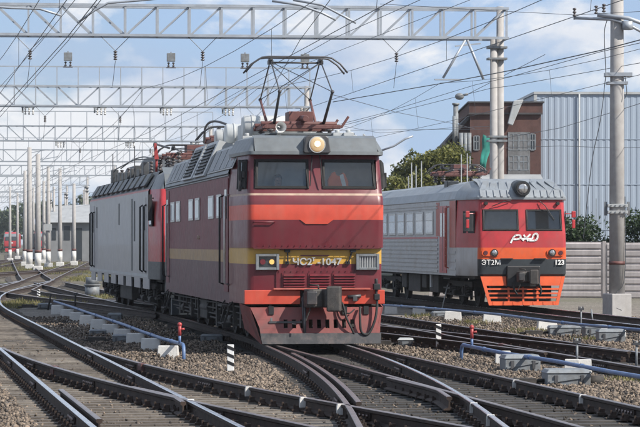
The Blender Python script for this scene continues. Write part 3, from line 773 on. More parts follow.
# ------------------------------------------------------------------ maroon electric locomotive
TH = math.atan(0.1435)
LOC = thing('electric_locomotive', 'maroon electric locomotive with red band, yellow stripe and raised pantograph', 'locomotive', (-0.07, 54.0, 0), TH)
W, T0, TL = 1.475, 2.2, 17.3
XS = [1.215, .70, .30, .135, 0, -.135, -.30, -.70, -1.215]   # front break lines; windows between 1.215 and .135
mb = MB()
LV = [(.80, .12, 0, 0), (1.59, .12, 0, 1), (1.905, .12, 0, 0), (1.906, .0, .012, 0), (2.455, -.03, .012, 2), (2.75, -.03, .012, 0), (2.90, .01, .012, 0), (2.935, .03, .0, 3), (2.975, .05, 0, 0), (3.065, .10, 0, 0), (3.645, .20, -.03, 0), (3.76, .22, -.04, 0)]
side_idx = {'w': 9}
def skipwin(i, k): return i == 9 and (4 < k < 8 or 8 < k + 0 < 12) and k not in (8,)
# plan has 5 side points, 9 front points, 5 side points: front segments 5..12; windows at 5-7 and 10-12
def skipwin(i, k): return i == 9 and (k in (5, 6, 7) or k in (10, 11, 12) or k in (1, 16))
cab_shell(mb, LV, W, T0, 1.345, XS, skipwin)
mb.build('cab', ['maroon', 'yellow', 'red', 'cream'], LOC, fix=False)
# side wall bands, mid body
mb = MB()
LS = [(.77, W, 0), (1.61, W, 1), (1.86, W, 2), (3.40, W, 3), (3.42, W + .03, 3), (3.46, W + .02, 3), (4.02, W - .22, 3), (4.14, W - .55, 3), (4.20, 0, 3)]
side_loft(mb, [(T0, 0), (6, 0), (11, 0), (TL - .15, 0), (TL, -.08)], LS, (False, True), 0)
mb.build('side_wall', ['maroon_dark', 'ochre', 'maroon_side', 'roofgrey'], LOC, fix=False)
mb = MB(); mb.box(-1.3, 1.3, .3, TL - .1, .86, .98); mb.build('floor', 'under', LOC)
# cab interior
mb = MB(); mb.box(-1.38, 1.38, 1.72, 1.78, 1.0, 3.8); mb.build('cab_partition', 'inside', LOC)
mb = MB(); mb.box(-1.22, 1.22, .30, .75, 2.2, 2.92); mb.box(-1.05, -.85, .30, .5, 2.92, 3.08); mb.build('control_desk', 'desk', LOC, bevel=.03)
mb = MB(); mb.box(-1.3, 1.3, .3, 2.35, 3.80, 3.86); mb.build('cab_ceiling', 'inside', LOC)
mb = MB(); mb.box(-.02, .30, 1.66, 1.72, 1.2, 3.5); mb.build('cab_door', 'desk', LOC)
# grey visor over the windscreens
mb = MB()
cab_shell(mb, [(3.735, -.02, .005, 0), (3.80, -.01, .01, 0), (4.07, .20, -.12, 0), (4.13, .50, -.30, 0)], W, T0, 1.345, XS)
n_ = 23; top = len(mb.v) - n_; mb.f.append(tuple(range(top, top + n_))); mb.m.append(0); mb.sm.append(False)
mb.f.append(tuple(range(0, n_))[::-1]); mb.m.append(0); mb.sm.append(False)
mb.build('roof_visor', 'roofgrey', LOC)
# windscreens
for s, nm in ((-1, 'left'), (1, 'right')):
    c = [(s * .135, .110, 3.065), (s * 1.205, .125, 3.065), (s * 1.175, .222, 3.645), (s * .135, .206, 3.645)]
    if s < 0: c = [c[1], c[0], c[3], c[2]]
    ws = window_frame(LOC, c, .05, 'rubber', .07, 'windscreen')
    quad('pane', [Vector(p) + Vector((0, .012, 0)) for p in c], 'glass', ws, .008)
    wx = s * .135 * (1 if s > 0 else 1)
    mb = MB(); mb.tube([(wx * .55, .10, 3.72), (wx * .6, .05, 3.66), (wx * .75 + s * .02, .03, 3.12)], .012, 5); mb.build('wiper', 'black', LOC)
# cab side windows and the mirror
for s in (-1, 1):
    c = [(s * 1.345, .30, 3.065), (s * 1.4165, 1.15, 3.065), (s * 1.3865, 1.20, 3.645), (s * 1.315, .40, 3.645)]
    fr = window_frame(LOC, c, .06, 'rubber', .07, 'side_window')
    mb = MB(); mb.bar((s * 1.38, .75, 3.07), (s * 1.35, .8, 3.64), .04, .05); mb.build('mullion', 'rubber', fr)
    quad('pane', c, 'glass', fr, .008)
mb = MB(); mb.box(-1.50, -1.44, .36, .41, 3.02, 3.64); mb.bar((-1.33, .36, 3.6), (-1.47, .38, 3.6), .03, .03); mb.bar((-1.33, .33, 3.1), (-1.47, .38, 3.1), .03, .03); mb.box(-1.44, -1.37, .34, .38, 3.28, 3.42); mb.build('mirror', 'black', LOC, bevel=.008)
mb = MB(); mb.box(1.46, 1.50, .6, .64, 3.1, 3.4); mb.bar((1.36, .62, 3.25), (1.48, .62, 3.25), .03, .03); mb.build('mirror', 'black', LOC, bevel=.008)
# big headlamp in the visor
mb = MB(); mb.prism([(-.25, 3.76), (.25, 3.76), (.27, 3.80), (.23, 4.07), (.18, 4.11), (-.18, 4.11), (-.23, 4.07), (-.27, 3.80)], -.09, .4, 'y')
hl = mb.build('headlamp', 'darksteel', LOC, bevel=.02)
mb = MB(); mb.tube([(0, -.12, 3.93), (0, -.085, 3.93)], .165, 20); mb.build('rim', 'silver', hl)
mb = MB(); mb.ball((0, -.118, 3.93), .148, 18, 8, sq=(1, .18, 1)); mb.build('lens', 'lamp', hl)
mb = MB(); mb.ball((0, -.145, 3.94), .062, 12, 6, sq=(1, .3, 1)); mb.build('bulb', 'bulb', hl)
# nose: centre tongue of the red band, seams, ledge
mb = MB(); mb.prism([(-.33, 2.458), (.33, 2.458), (.22, 2.375), (-.22, 2.375)], -.045, -.018, 'y'); mb.build('band_tongue', 'red', LOC)
mb = MB(); mb.box(-1.25, 1.25, -.028, -.006, 1.888, 1.904); mb.box(-.72, .88, .07, .105, 1.862, 1.885); mb.build('panel_ledge', 'maroon', LOC, bevel=.004)
mb = MB(); mb.tube([(-1.25, .0, 2.41), (-1.22, -.06, 2.41), (-.86, -.07, 2.41), (-.83, -.02, 2.41)], .012, 6); mb.build('handle', 'maroon', LOC)
for xx in (-.78, .78):
    mb = MB(); mb.box(xx - .006, xx + .006, .098, .125, .83, 1.56); mb.build('weld_seam', 'maroon_dark', LOC)
for k in range(21):
    mb = MB(); q = -1.2 + k * .12; mb.tube([(q, .102, 1.445), (q, .125, 1.445)], .011, 6); mb.build('rivet', 'maroon', LOC)
for k in range(20):
    mb = MB(); q = -1.16 + k * .122; mb.tube([(q, -.032, 1.95), (q, .0, 1.95)], .010, 6); mb.build('rivet', 'maroon', LOC)
for x0, x1 in ((-.56, -.56), (.74, .64)):
    mb = MB(); mb.tube([(x0, .10, 1.88), (x1, .06, 1.62)], .016, 5); mb.box(x1 - .05, x1 + .04, .07, .12, 1.585, 1.64); mb.box(x0 - .06, x0 + .05, .06, .12, 1.82, 1.875); mb.build('latch', 'black', LOC)
mb = MB(); mb.box(-.30, .26, .085, .115, 1.745, 1.765); mb.build('grab_rail', 'maroon', LOC)
text('number', 'ЧС2', .185, 'silver', LOC, (-.27, .098, 1.625), (math.radians(90), 0, 0), .014, 1.12, bold=.004)
text('number', 'т', .12, 'silver', LOC, (-.045, .098, 1.685), (math.radians(90), 0, 0), .014, 1.1, bold=.004)
text('number', '-1047', .185, 'silver', LOC, (.27, .098, 1.625), (math.radians(90), 0, 0), .014, 1.12, bold=.004)
# lamp boxes
for x0, x1, lit in ((-1.19, -.73, True), (.80, 1.26, False)):
    mb = MB()
    for a in ((x0, x0 + .055, 1.47, 1.79), (x1 - .055, x1, 1.47, 1.79), (x0 + .055, x1 - .055, 1.47, 1.52), (x0 + .055, x1 - .055, 1.735, 1.79)): mb.box(a[0], a[1], .05, .125, a[2], a[3])
    bx = mb.build('lamp_box', 'machine', LOC, bevel=.008)
    mb = MB(); mb.box(x0 + .05, x1 - .05, .114, .122, 1.51, 1.74); mb.build('back_plate', 'darkglass' if lit else 'lightgrey', bx)
    if lit:
        mb = MB(); mb.tube([(x1 - .14, .09, 1.63), (x1 - .14, .112, 1.63)], .05, 16); mb.build('lens', 'lampw', bx)
        mb = MB(); mb.tube([(x0 + .14, .09, 1.63), (x0 + .14, .112, 1.63)], .055, 16); mb.build('lens', 'maroon', bx)
    else:
        for k in range(7): mb = MB(); q = x0 + .08 + k * .05; mb.box(q - .008, q + .008, .075, .10, 1.515, 1.74); mb.build('grille_bar', 'silver', bx)
# louvre panels
for x0, x1 in ((-.64, -.21), (-.12, .28), (.36, .78)):
    mb = MB(); mb.box(x0 - .03, x1 + .03, .105, .122, 1.10, 1.41); lv = mb.build('louvre_panel', 'maroon', LOC)
    for k in range(5):
        z = 1.135 + k * .054
        mb = MB(); mb.hexa([(x0, .06, z), (x1, .06, z), (x1, .112, z), (x0, .112, z), (x0, .095, z + .034), (x1, .095, z + .034), (x1, .112, z + .034), (x0, .112, z + .034)]); mb.build('slat', 'maroon', lv)
# buffer beam, ledge, corner steps
mb = MB(); mb.box(-1.42, -.32, .0, .14, .80, 1.075); mb.build('buffer_beam', 'red', LOC, bevel=.01)
mb = MB(); mb.box(.42, 1.36, .0, .14, .80, 1.075); mb.build('buffer_beam', 'red', LOC, bevel=.01)
mb = MB(); mb.box(-.32, .42, .05, .2, .74, 1.07); mb.build('coupler_pocket', 'under', LOC)
mb = MB(); mb.box(-.86, 1.06, -.09, .06, 1.083, 1.115); mb.build('footboard', 'redside', LOC, bevel=.006)
coupler(LOC, -.12, .93)
mb = MB(); mb.prism([(-.34, .95), (.42, .95), (.36, .66), (-.28, .66)], .02, .3, 'y'); mb.build('drawgear_plate', 'under', LOC)
# pilot with a row of slots and a plough blade
pl = empty('pilot', (0, 0, 0), 0, LOC)
def pz(z, x): return (x, -.18 + .30 * (z - .03) - .0 , z)
def pplate(x0, x1, z0, z1, x0b=None, x1b=None, m='pilot', off=0.0, th=.03):
    x0b = x0 if x0b is None else x0b; x1b = x1 if x1b is None else x1b
    mb = MB(); f = lambda z: -.20 + .28 * z + off
    mb.hexa([(x0, f(z0), z0), (x1, f(z0), z0), (x1, f(z0) + th, z0), (x0, f(z0) + th, z0), (x0b, f(z1), z1), (x1b, f(z1), z1), (x1b, f(z1) + th, z1), (x0b, f(z1) + th, z1)]); return mb
pplate(-1.20, 1.27, .50, .74, -1.31, 1.31).build('upper_plate', 'pilot', pl)
pplate(-1.12, 1.24, .20, .33, -1.135, 1.25).build('lower_plate', 'pilot', pl)
slots = [(-.62 + k * .165) for k in range(9)]
edges = [-1.135] + [q for s_ in slots for q in (s_ - .04, s_ + .04)] + [1.25]
for i in range(0, len(edges), 2):
    a, b = edges[i], edges[i + 1]
    pplate(a, b, .331, .499, -1.20 if i == 0 else a, 1.27 if i == len(edges) - 2 else b).build('bar', 'pilot', pl)
pplate(-1.10, 1.25, .03, .235, -1.13, 1.26, off=-.045).build('plough_blade', 'plough', pl)
for s in (-1, 1):
    mb = MB(); x = s * 1.3; mb.hexa([(s * 1.10, -.19, .03), (s * 1.12, -.16, .03), (s * 1.32, .9, .30), (s * 1.30, .9, .30), (s * 1.31, .0, .74), (s * 1.335, .03, .74), (s * 1.42, .9, .80), (s * 1.40, .9, .80)]); mb.build('side_wing', 'pilot', pl)
mb = MB(); mb.box(-.95, -.3, -.10, -.04, .43, .47); mb.bar((-.9, -.07, .45), (-.9, .1, .8), .04, .04); mb.tube([(-.25, -.14, .08), (-.25, -.14, .8)], .025, 7); mb.build('uncoupling_bar', 'darksteel', pl)
for x in (-.9, .55, .98):
    mb = MB(); mb.box(x - .05, x + .05, -.06, .08, .60, .76); mb.build('bracket', 'black', pl)
# hoses
hose(LOC, [(.45, .02, .86), (.5, -.14, .80), (.56, -.2, .55), (.66, -.2, .34), (.72, -.17, .22)])
hose(LOC, [(.40, .02, .80), (.5, -.1, .68), (.62, -.16, .62), (.74, -.12, .70)], .014)
hose(LOC, [(1.18, -.05, 1.10), (1.19, -.1, .82), (1.14, -.17, .5), (1.0, -.2, .22), (.86, -.2, .27), (.84, -.17, .58), (.86, -.06, .74)], .026)
mb = MB(); mb.box(1.12, 1.25, -.12, .02, 1.08, 1.2); mb.tube([(1.18, -.05, 1.18), (1.18, -.05, 1.3)], .035, 8); mb.box(1.13, 1.24, -.14, -.02, .88, 1.0); mb.build('cable_socket', 'black', LOC, bevel=.01)
mb = MB(); mb.tube([(.62, -.02, .94), (.88, -.04, .96)], .035, 8); mb.box(.72, .80, -.07, .0, .86, .95); mb.build('end_cock', 'darksteel', LOC)
mb = MB(); mb.tube([(-.25, .0, 1.02), (-.28, -.08, .9), (-.28, -.1, .62), (-.26, -.12, .25)], .022, 7); mb.box(-.31, -.22, -.1, -.02, .86, .93); mb.build('release_rod', 'darksteel', LOC)
# side: small windows, doors, handrails, roof-side panels and grilles
for s in (-1, 1):
    x = s * (W + .004)
    for (a, b) in ((3.65, 4.55), (5.2, 6.3), (8.25, 9.25), (9.75, 10.8), (13.0, 14.1), (14.5, 15.6)):
        mb = MB(); mb.box(min(x, x + s * .018), max(x, x + s * .018), a, b, 2.52, 3.02); fr = mb.build('side_window', 'silver', LOC, bevel=.006)
        mb = MB(); mb.box(min(x + s * .016, x + s * .024), max(x + s * .016, x + s * .024), a + .10, b - .10, 2.57, 2.97); mb.build('pane', 'paleglass' if s < 0 and a not in (8.25, 13.0) else 'darkglass', fr)
    for (y0, y1) in ((2.35, 3.15), (16.1, 16.9)):
        mb = MB(); mb.box(min(x, x + s * .012), max(x, x + s * .012), y0, y1, 1.0, 3.32); dr = mb.build('door', 'maroon_side', LOC)
        mb = MB(); mb.box(min(x + s * .01, x + s * .02), max(x + s * .01, x + s * .02), y0 + .2, y1 - .2, 2.5, 3.1); mb.build('door_window', 'darkglass', dr)
        for yy in (y0 - .08, y1 + .08):
            mb = MB(); mb.tube([(x, yy, 1.15), (x + s * .09, yy, 1.18), (x + s * .09, yy, 2.95), (x, yy, 2.98)], .024, 6); mb.build('handrail', 'silver' if yy < y0 else 'black', LOC)
        mb = MB(); mb.box(min(x + s * .0, x + s * .14), max(x + s * .0, x + s * .14), y0, y1, .70, .74); mb.bar((x - s * .1, y0 + .05, .9), (x + s * .1, y0 + .05, .3), .05, .04); mb.bar((x - s * .1, y1 - .05, .9), (x + s * .1, y1 - .05, .3), .05, .04); mb.box(min(x - s * .02, x + s * .14), max(x - s * .02, x + s * .14), y0, y1, .34, .37); mb.build('step', 'under', LOC)
    def slant(u): return (s * (W + .035 - .255 * u), 3.46 + .56 * u)
    def roof_panel(nm, a, b, u0, u1, m, th=.02, lean=0.0, par=LOC):
        (xa, za), (xb, zb) = slant(u0), slant(u1); q = s * th
        mb = MB(); mb.hexa([(xa, a, za), (xa, b, za), (xb, b + lean, zb), (xb, a + lean, zb), (xa + q, a, za + .01), (xa + q, b, za + .01), (xb + q, b + lean, zb + .01), (xb + q, a + lean, zb + .01)]); return mb.build(nm, m, par)
    for (a, b) in ((1.5, 6.4), (12.5, 16.8)):
        pn = roof_panel('roof_panel', a, b, .07, .95, 'lightgrey', .012)
        roof_panel('inset', a + .12, b - .12, .12, .90, 'roofpanel', .022, par=pn)
        for k in range(1, 4): q = a + (b - a) * k / 4; roof_panel('seam', q - .02, q + .02, .13, .89, 'roofgrey', .03, par=pn)
    for a, b in ((6.75, 9.25), (9.6, 12.1)):
        g = roof_panel('roof_grille', a, b, .03, 1.42, 'lightgrey', .05)
        roof_panel('opening', a + .38, b - .38, .12, 1.30, 'black', .062, par=g)
        for k in range(8): roof_panel('slat', a + .36, b - .36, .17 + k * .14, .205 + k * .14, 'charcoal', .10, par=g)
        mb = MB(); (xa, za), (xb, zb) = slant(.03), slant(1.42); mb.hexa([(xa, a + .02, za), (xa, b - .02, za), (xa - s * .5, b - .02, za), (xa - s * .5, a + .02, za), (xb, a + .02, zb), (xb, b - .02, zb), (xb - s * .3, b - .02, zb - .1), (xb - s * .3, a + .02, zb - .1)]); mb.build('hood', 'lightgrey', g)
    mb = MB(); mb.tube([(x, 2.3, 3.38), (x, TL - .2, 3.38)], .02, 5); mb.build('rain_gutter', 'roofgrey', LOC)
mb = MB()
for y in (1.6, 3.0, 16.4): mb.tube([(-1.475, y, .82), (-1.56, y, .72), (-1.56, y, .55)], .02, 6)
mb.build('pipe', 'under', LOC)
text('plate', '-ЧС2т-1047-', .13, 'cream', LOC, (-W - .006, 8.6, 2.12), (math.radians(90), 0, math.radians(-90)), .003)
# bogies and underframe boxes
bogie(LOC, [2.35, 4.65, 6.95]); bogie(LOC, [10.65, 12.95, 15.25])
mb = MB(); mb.box(-1.35, -.2, 8.0, 9.6, .30, .86); mb.box(.2, 1.35, 8.0, 9.6, .30, .86); mb.tube([(-1.2, 7.9, .55), (-1.2, 9.8, .55)], .17, 10); mb.build('battery_box', 'under', LOC, bevel=.02)
for s in (-1, 1):
    mb = MB()
    for k in range(14):
        y = 1.2 + k * 1.15 + R.uniform(-.3, .3); h = R.uniform(.25, .6); w_ = R.uniform(.05, .3)
        mb.box(s * 1.18, s * (1.3 + R.uniform(0, .1)), y, y + w_, .80 - h, .80)
    for k in range(3): z = .72 - k * .13; mb.tube([(s * (1.36 - k * .03), 1.0, z), (s * (1.36 - k * .03), 16.8, z - .03)], .02, 5)
    mb.build('underframe_pipe', 'under', LOC)
# roof equipment
def tank(y, x0, x1, z, r, m='tank'):
    mb = MB(); mb.tube([(x0 - .05, y, z), (x0, y, z), (x1, y, z), (x1 + .05, y, z)], [r * .8, r, r, r * .8], 20); t = mb.build('air_tank', m, LOC)
    mb = MB()
    for q in (x0 + .15, x1 - .15): mb.tube([(q - .02, y, z), (q + .02, y, z)], r + .012, 20); mb.box(q - .04, q + .04, y - .15, y + .15, z - r - .12, z - r * .8)
    mb.build('strap', 'lightgrey', t)
tank(5.4, -.80, .6, 4.50, .25); tank(8.4, -.85, .6, 4.46, .24); tank(9.6, -.95, -.2, 4.42, .2)
mb = MB(); mb.box(-.7, .2, 6.4, 7.6, 4.18, 4.62); mb.box(.3, .9, 6.2, 8.0, 4.16, 4.5); mb.box(-.85, .85, 11.2, 15.6, 4.16, 4.24); mb.build('roof_equipment', 'lightgrey', LOC, bevel=.03)
mb = MB(); mb.box(-.9, .9, .9, 4.0, 4.16, 4.20); mb.build('roof_walkway', 'roofgrey', LOC)
mb = MB(); mb.tube([(-.62, 1.0, 4.30), (-.62, .85, 4.30), (-.62, .62, 4.30)], [.03, .045, .11], 14, caps=False); mb.tube([(-.62, 1.0, 4.30), (-.62, 1.15, 4.24)], .05, 8); mb.box(-.66, -.58, .95, 1.05, 4.12, 4.28); mb.build('horn', 'white', LOC)
for x, y in ((.75, .8), (.55, .9), (1.0, 2.0), (-1.05, 2.8)):
    mb = MB(); mb.box(x - .10, x + .10, y - .1, y + .1, 4.08, 4.2); mb.tube([(x, y, 4.2), (x, y, 4.26)], .05, 8); mb.build('roof_vent', 'lightgrey', LOC, bevel=.01)
mb = MB(); mb.tube([(1.05, .7, 4.06), (1.05, .7, 4.16), (1.25, 1.6, 4.14), (1.2, 5.0, 4.14)], .02, 5); mb.build('roof_conduit', 'lightgrey', LOC)
def pantograph(par, y, up=True, zb=4.42):
    p = empty('pantograph', (.12 if up else 0, 0, 0), 0, par)
    mb = MB()
    for x in (-.62, .62):
        for dy in (-.75, .75): insulator(mb, (x, y + dy, zb - .26), (x, y + dy, zb - .02), .09, 3)
    mb.build('insulator', 'insul', p)
    mb = MB()
    for dy in (-.75, .75): mb.bar((-.80, y + dy, zb), (.85, y + dy, zb), .09, .08)
    for x in (-.72, .72): mb.bar((x, y - .8, zb), (x, y + .8, zb), .08, .08)
    mb.tube([(-.8, y - .55, zb + .07), (.8, y - .55, zb + .07)], .05, 8); mb.tube([(-.8, y + .55, zb + .07), (.8, y + .55, zb + .07)], .05, 8)
    mb.box(-.18, .34, y - .3, y + .3, zb, zb + .34); mb.tube([(.1, y - .3, zb + .2), (.1, y - .9, zb + .16)], .07, 8)
    mb.bar((.86, y - .75, zb - .02), (1.02, y - .75, zb + .22), .05, .05); mb.bar((.86, y + .75, zb - .02), (1.02, y + .75, zb + .22), .05, .05)
    mb.build('base_frame', 'panto', p, bevel=.01)
    zk, zt = (5.10, 5.80) if up else (zb + .10, zb + .24); sp_ = 1.65 if up else 2.1
    for e in (-1, 1):
        for s in (-1, 1):
            mb = MB(); mb.tube([(s * .52, y + e * .55, zb + .07), (s * .545, y + e * sp_, zk)], [.033, .026], 7); mb.build('lower_arm', 'panto' if e > 0 else 'darksteel', p)
            mb = MB(); mb.tube([(s * .545, y + e * sp_, zk), (s * .53, y + e * .12, zt)], .015, 6); mb.ball((s * .545, y + e * sp_, zk), .042, 8, 5); mb.build('upper_arm', 'darksteel', p)
        mb = MB(); mb.tube([(-.545, y + e * sp_, zk), (.53, y + e * .12, zt)], .009, 5); mb.tube([(.545, y + e * sp_, zk), (-.53, y + e * .12, zt)], .009, 5)
        mb.build('cross_stay', 'darksteel', p)
    mb = MB()
    for dy in (-.22, .22):
        mb.tube([(-1.08, y + dy, zt - .22), (-.92, y + dy, zt - .03), (-.74, y + dy, zt + .09), (-.6, y + dy, zt + .11), (.6, y + dy, zt + .11), (.74, y + dy, zt + .09), (.92, y + dy, zt - .03), (1.08, y + dy, zt - .22)], .020, 6)
    for x in (-.53, .53): mb.bar((x, y - .24, zt + .06), (x, y + .24, zt + .06), .05, .04); mb.bar((x, y - .12, zt), (x, y + .12, zt), .1, .08)
    mb.tube([(-.55, y, zt), (.55, y, zt)], .022, 6)
    mb.build('collector_head', 'darksteel', p)
    return p
pantograph(LOC, 4.0, True)
pantograph(LOC, 13.2, False, 4.48)
mb = MB()
for q in range(5): insulator(mb, (-.5 + .1 * q, 9.4 + q * .45, 4.18), (-.5 + .1 * q, 9.4 + q * .45, 4.55), .07, 4)
mb.build('bushing', 'insul', LOC)
hose(LOC, [(-.5, 9.4, 4.56), (-.3, 8.6, 4.75), (-.4, 7.6, 4.62), (-.2, 6.2, 4.52)], .025, 6, 'darksteel', 'busbar')
hose(LOC, [(-.1, 11.2, 4.56), (-.5, 12.0, 4.85), (-.7, 13.0, 4.95), (-.75, 14.2, 4.85), (-.7, 15.0, 4.5)], .03, 6, 'darksteel', 'busbar')

# driver behind the left windscreen and a vest behind the right one
def person(label, world_pt, rz):
    o = thing('person', label, 'person', world_pt, rz)
    me = bpy.data.meshes.new('body')
    V = []; E_ = []; Rr = []
    def chain(pts, root=None):
        prev = root
        for (p, r) in pts:
            V.append(p); Rr.append(r); i = len(V) - 1
            if prev is not None: E_.append((prev, i))
            prev = i
        return prev
    pel = chain([((0, 0, .0), (.17, .13))])
    ch = chain([((0, .0, .18), (.16, .115)), ((0, -.01, .40), (.185, .12))], pel)
    nk = chain([((0, -.01, .50), (.10, .085)), ((0, -.02, .57), (.058, .06))], ch)
    chain([((0, -.035, .64), (.075, .085)), ((0, -.04, .74), (.080, .098)), ((0, -.03, .81), (.055, .07))], nk)
    for s in (-1, 1):
        wr = chain([((s * .20, -.01, .43), (.065, .065)), ((s * .27, -.06, .18), (.048, .048)), ((s * .2, -.32, .14), (.032, .032))], ch)
        pm = chain([((s * .19, -.40, .14), (.038, .022))], wr)
        for k in range(4): chain([((s * .19 + (k - 1.5) * .020, -.45, .14), (.010, .010)), ((s * .19 + (k - 1.5) * .021, -.48 - .008 * (k in (1, 2)), .12), (.009, .009))], pm)
        chain([((s * .19 - s * .045, -.40, .135), (.011, .011)), ((s * .19 - s * .055, -.435, .125), (.010, .010))], pm)
        kn = chain([((s * .10, -.05, -.02), (.09, .09)), ((s * .12, -.45, .0), (.065, .065)), ((s * .12, -.46, -.42), (.05, .05)), ((s * .12, -.58, -.45), (.045, .035))], pel)
    me.from_pydata(V, E_, [])
    b = bpy.data.objects.new('body', me); COL.objects.link(b); b.parent = o
    sk = b.modifiers.new('skin', 'SKIN')
    if not me.skin_vertices: me.skin_vertices.new() if hasattr(me.skin_vertices, 'new') else None
    if me.skin_vertices:
        for i, r in enumerate(Rr): me.skin_vertices[0].data[i].radius = r
        me.skin_vertices[0].data[0].use_root = True
    b.modifiers.new('sub', 'SUBSURF').levels = 1; b.modifiers['sub'].render_levels = 2
    m = mat('person_skin_and_clothes', (0.05, 0.055, 0.07), .8); n, l = m.node_tree.nodes, m.node_tree.links
    t = n.new('ShaderNodeTexCoord'); sp2 = n.new('ShaderNodeSeparateXYZ'); l.new(t.outputs['Object'], sp2.inputs[0])
    r = n.new('ShaderNodeValToRGB'); r.color_ramp.interpolation = 'CONSTANT'; e = r.color_ramp.elements
    e[0].position = 0; e[0].color = (.045, .05, .065, 1); e[1].position = .545; e[1].color = (.42, .25, .18, 1)
    l.new(sp2.outputs['Z'], r.inputs['Fac']); l.new(r.outputs['Color'], n['Principled BSDF'].inputs['Base Color'])
    me.materials.append(m)
    mb = MB(); mb.ball((0, -.02, .755), .1, 12, 8, sq=(.86, 1.02, 1.0)); h = mb.build('hair', 'black', o)
    h.scale = (1, 1, 1); h.location = (0, .022, .012)
    mb = MB()
    for s in (-1, 1): mb.ball((s * .03, -.126, .725), .011, 6, 4)
    mb.box(-.02, .02, -.132, -.12, .665, .672); mb.build('eyes', 'black', o)
    mb = MB(); mb.hexa([(-.014, -.125, .685), (.014, -.125, .685), (.012, -.10, .685), (-.012, -.10, .685), (-.006, -.13, .70), (.006, -.13, .70), (.006, -.10, .73), (-.006, -.10, .73)]); mb.build('nose', m, o)
    return o
RM = Matrix.Rotation(TH, 4, 'Z')
def loc_pt(x, y, z): return Vector((-0.07, 54.0, 0)) + RM @ Vector((x, y, z))
person('person in dark clothes sitting behind the left windscreen of the maroon locomotive', loc_pt(-.62, 1.12, 2.52), TH)
mb = MB(); mb.box(-.24, .24, -.2, .24, -.16, -.02); mb.box(-.22, .22, .2, .28, -.02, .5); mb.tube([(0, 0, -1.5), (0, 0, -.16)], .05, 8)
ch = mb.build('driver_seat', 'desk', LOC, loc=(-.62, 1.17, 2.50), bevel=.03)
vs = thing('safety_vest', 'orange safety vest hanging behind the right windscreen of the maroon locomotive', 'vest', loc_pt(.46, .275, 3.0), TH)
mb = MB(); pv = [(-.20, 0), (.22, .02), (.21, .22), (.15, .36), (.10, .40), (.05, .33), (-.02, .33), (-.06, .42), (-.12, .38), (-.20, .24)]
mb.prism(pv, -.06, .06, 'y'); mb.build('cloth', 'vest', vs, bevel=.025)
mb = MB(); mb.hexa([(.12, -.068, 0), (.20, -.068, .0), (.20, -.06, 0), (.12, -.06, 0), (.03, -.068, .33), (.10, -.068, .37), (.10, -.06, .37), (.03, -.06, .33)]); mb.box(-.19, .12, -.067, -.06, .07, .11); mb.build('reflective_strip', 'vestgrey', vs)

# ------------------------------------------------------------------ grey and red locomotive behind
T2 = math.atan(0.163)
L2 = thing('electric_locomotive', 'dusty grey electric locomotive with red cab coupled behind the maroon one', 'locomotive', (trD(72.9), 72.9, 0), T2)
mb = MB(); LB = 23.0
LS2 = [(1.02, 1.5, 0), (1.30, 1.5, 1), (3.32, 1.5, 2), (3.42, 1.5, 3), (3.48, 1.46, 4), (3.95, 1.18, 4), (4.06, .8, 4), (4.10, 0, 4)]
side_loft(mb, [(2.4, 0), (8, 0), (16, 0), (LB - .2, 0), (LB, -.1)], LS2, (False, True), 1)
mb.build('side_wall', ['sidegrey', 'sidegrey', 'sidegrey', 'redside', 'darkroof'], L2, fix=False)
mb = MB()
cab_shell(mb, [(1.02, .25, 0, 1), (1.5, .12, 0, 0), (2.2, .05, 0, 0), (2.75, .30, 0, 0), (3.45, .75, -.05, 2), (3.85, 1.1, -.25, 2), (4.05, 1.7, -.6, 2)], 1.5, 2.4, 1.40, [1.2, .6, .1, 0, -.1, -.6, -1.2], lambda i, k: i == 3 and k in (5, 6, 7, 8, 9, 10))
n_ = 21; top = len(mb.v) - n_; mb.f.append(tuple(range(top, top + n_))); mb.m.append(2); mb.sm.append(False)
mb.build('cab', ['emured', 'charcoal', 'roofgrey'], L2, fix=False)
quad('windscreen', [(-1.2, .34, 2.77), (1.2, .34, 2.77), (1.15, .78, 3.43), (-1.15, .78, 3.43)], 'darkglass', L2)
mb = MB(); mb.box(-1.3, 1.3, .6, LB - .3, .95, 1.05); mb.build('floor', 'under', L2)
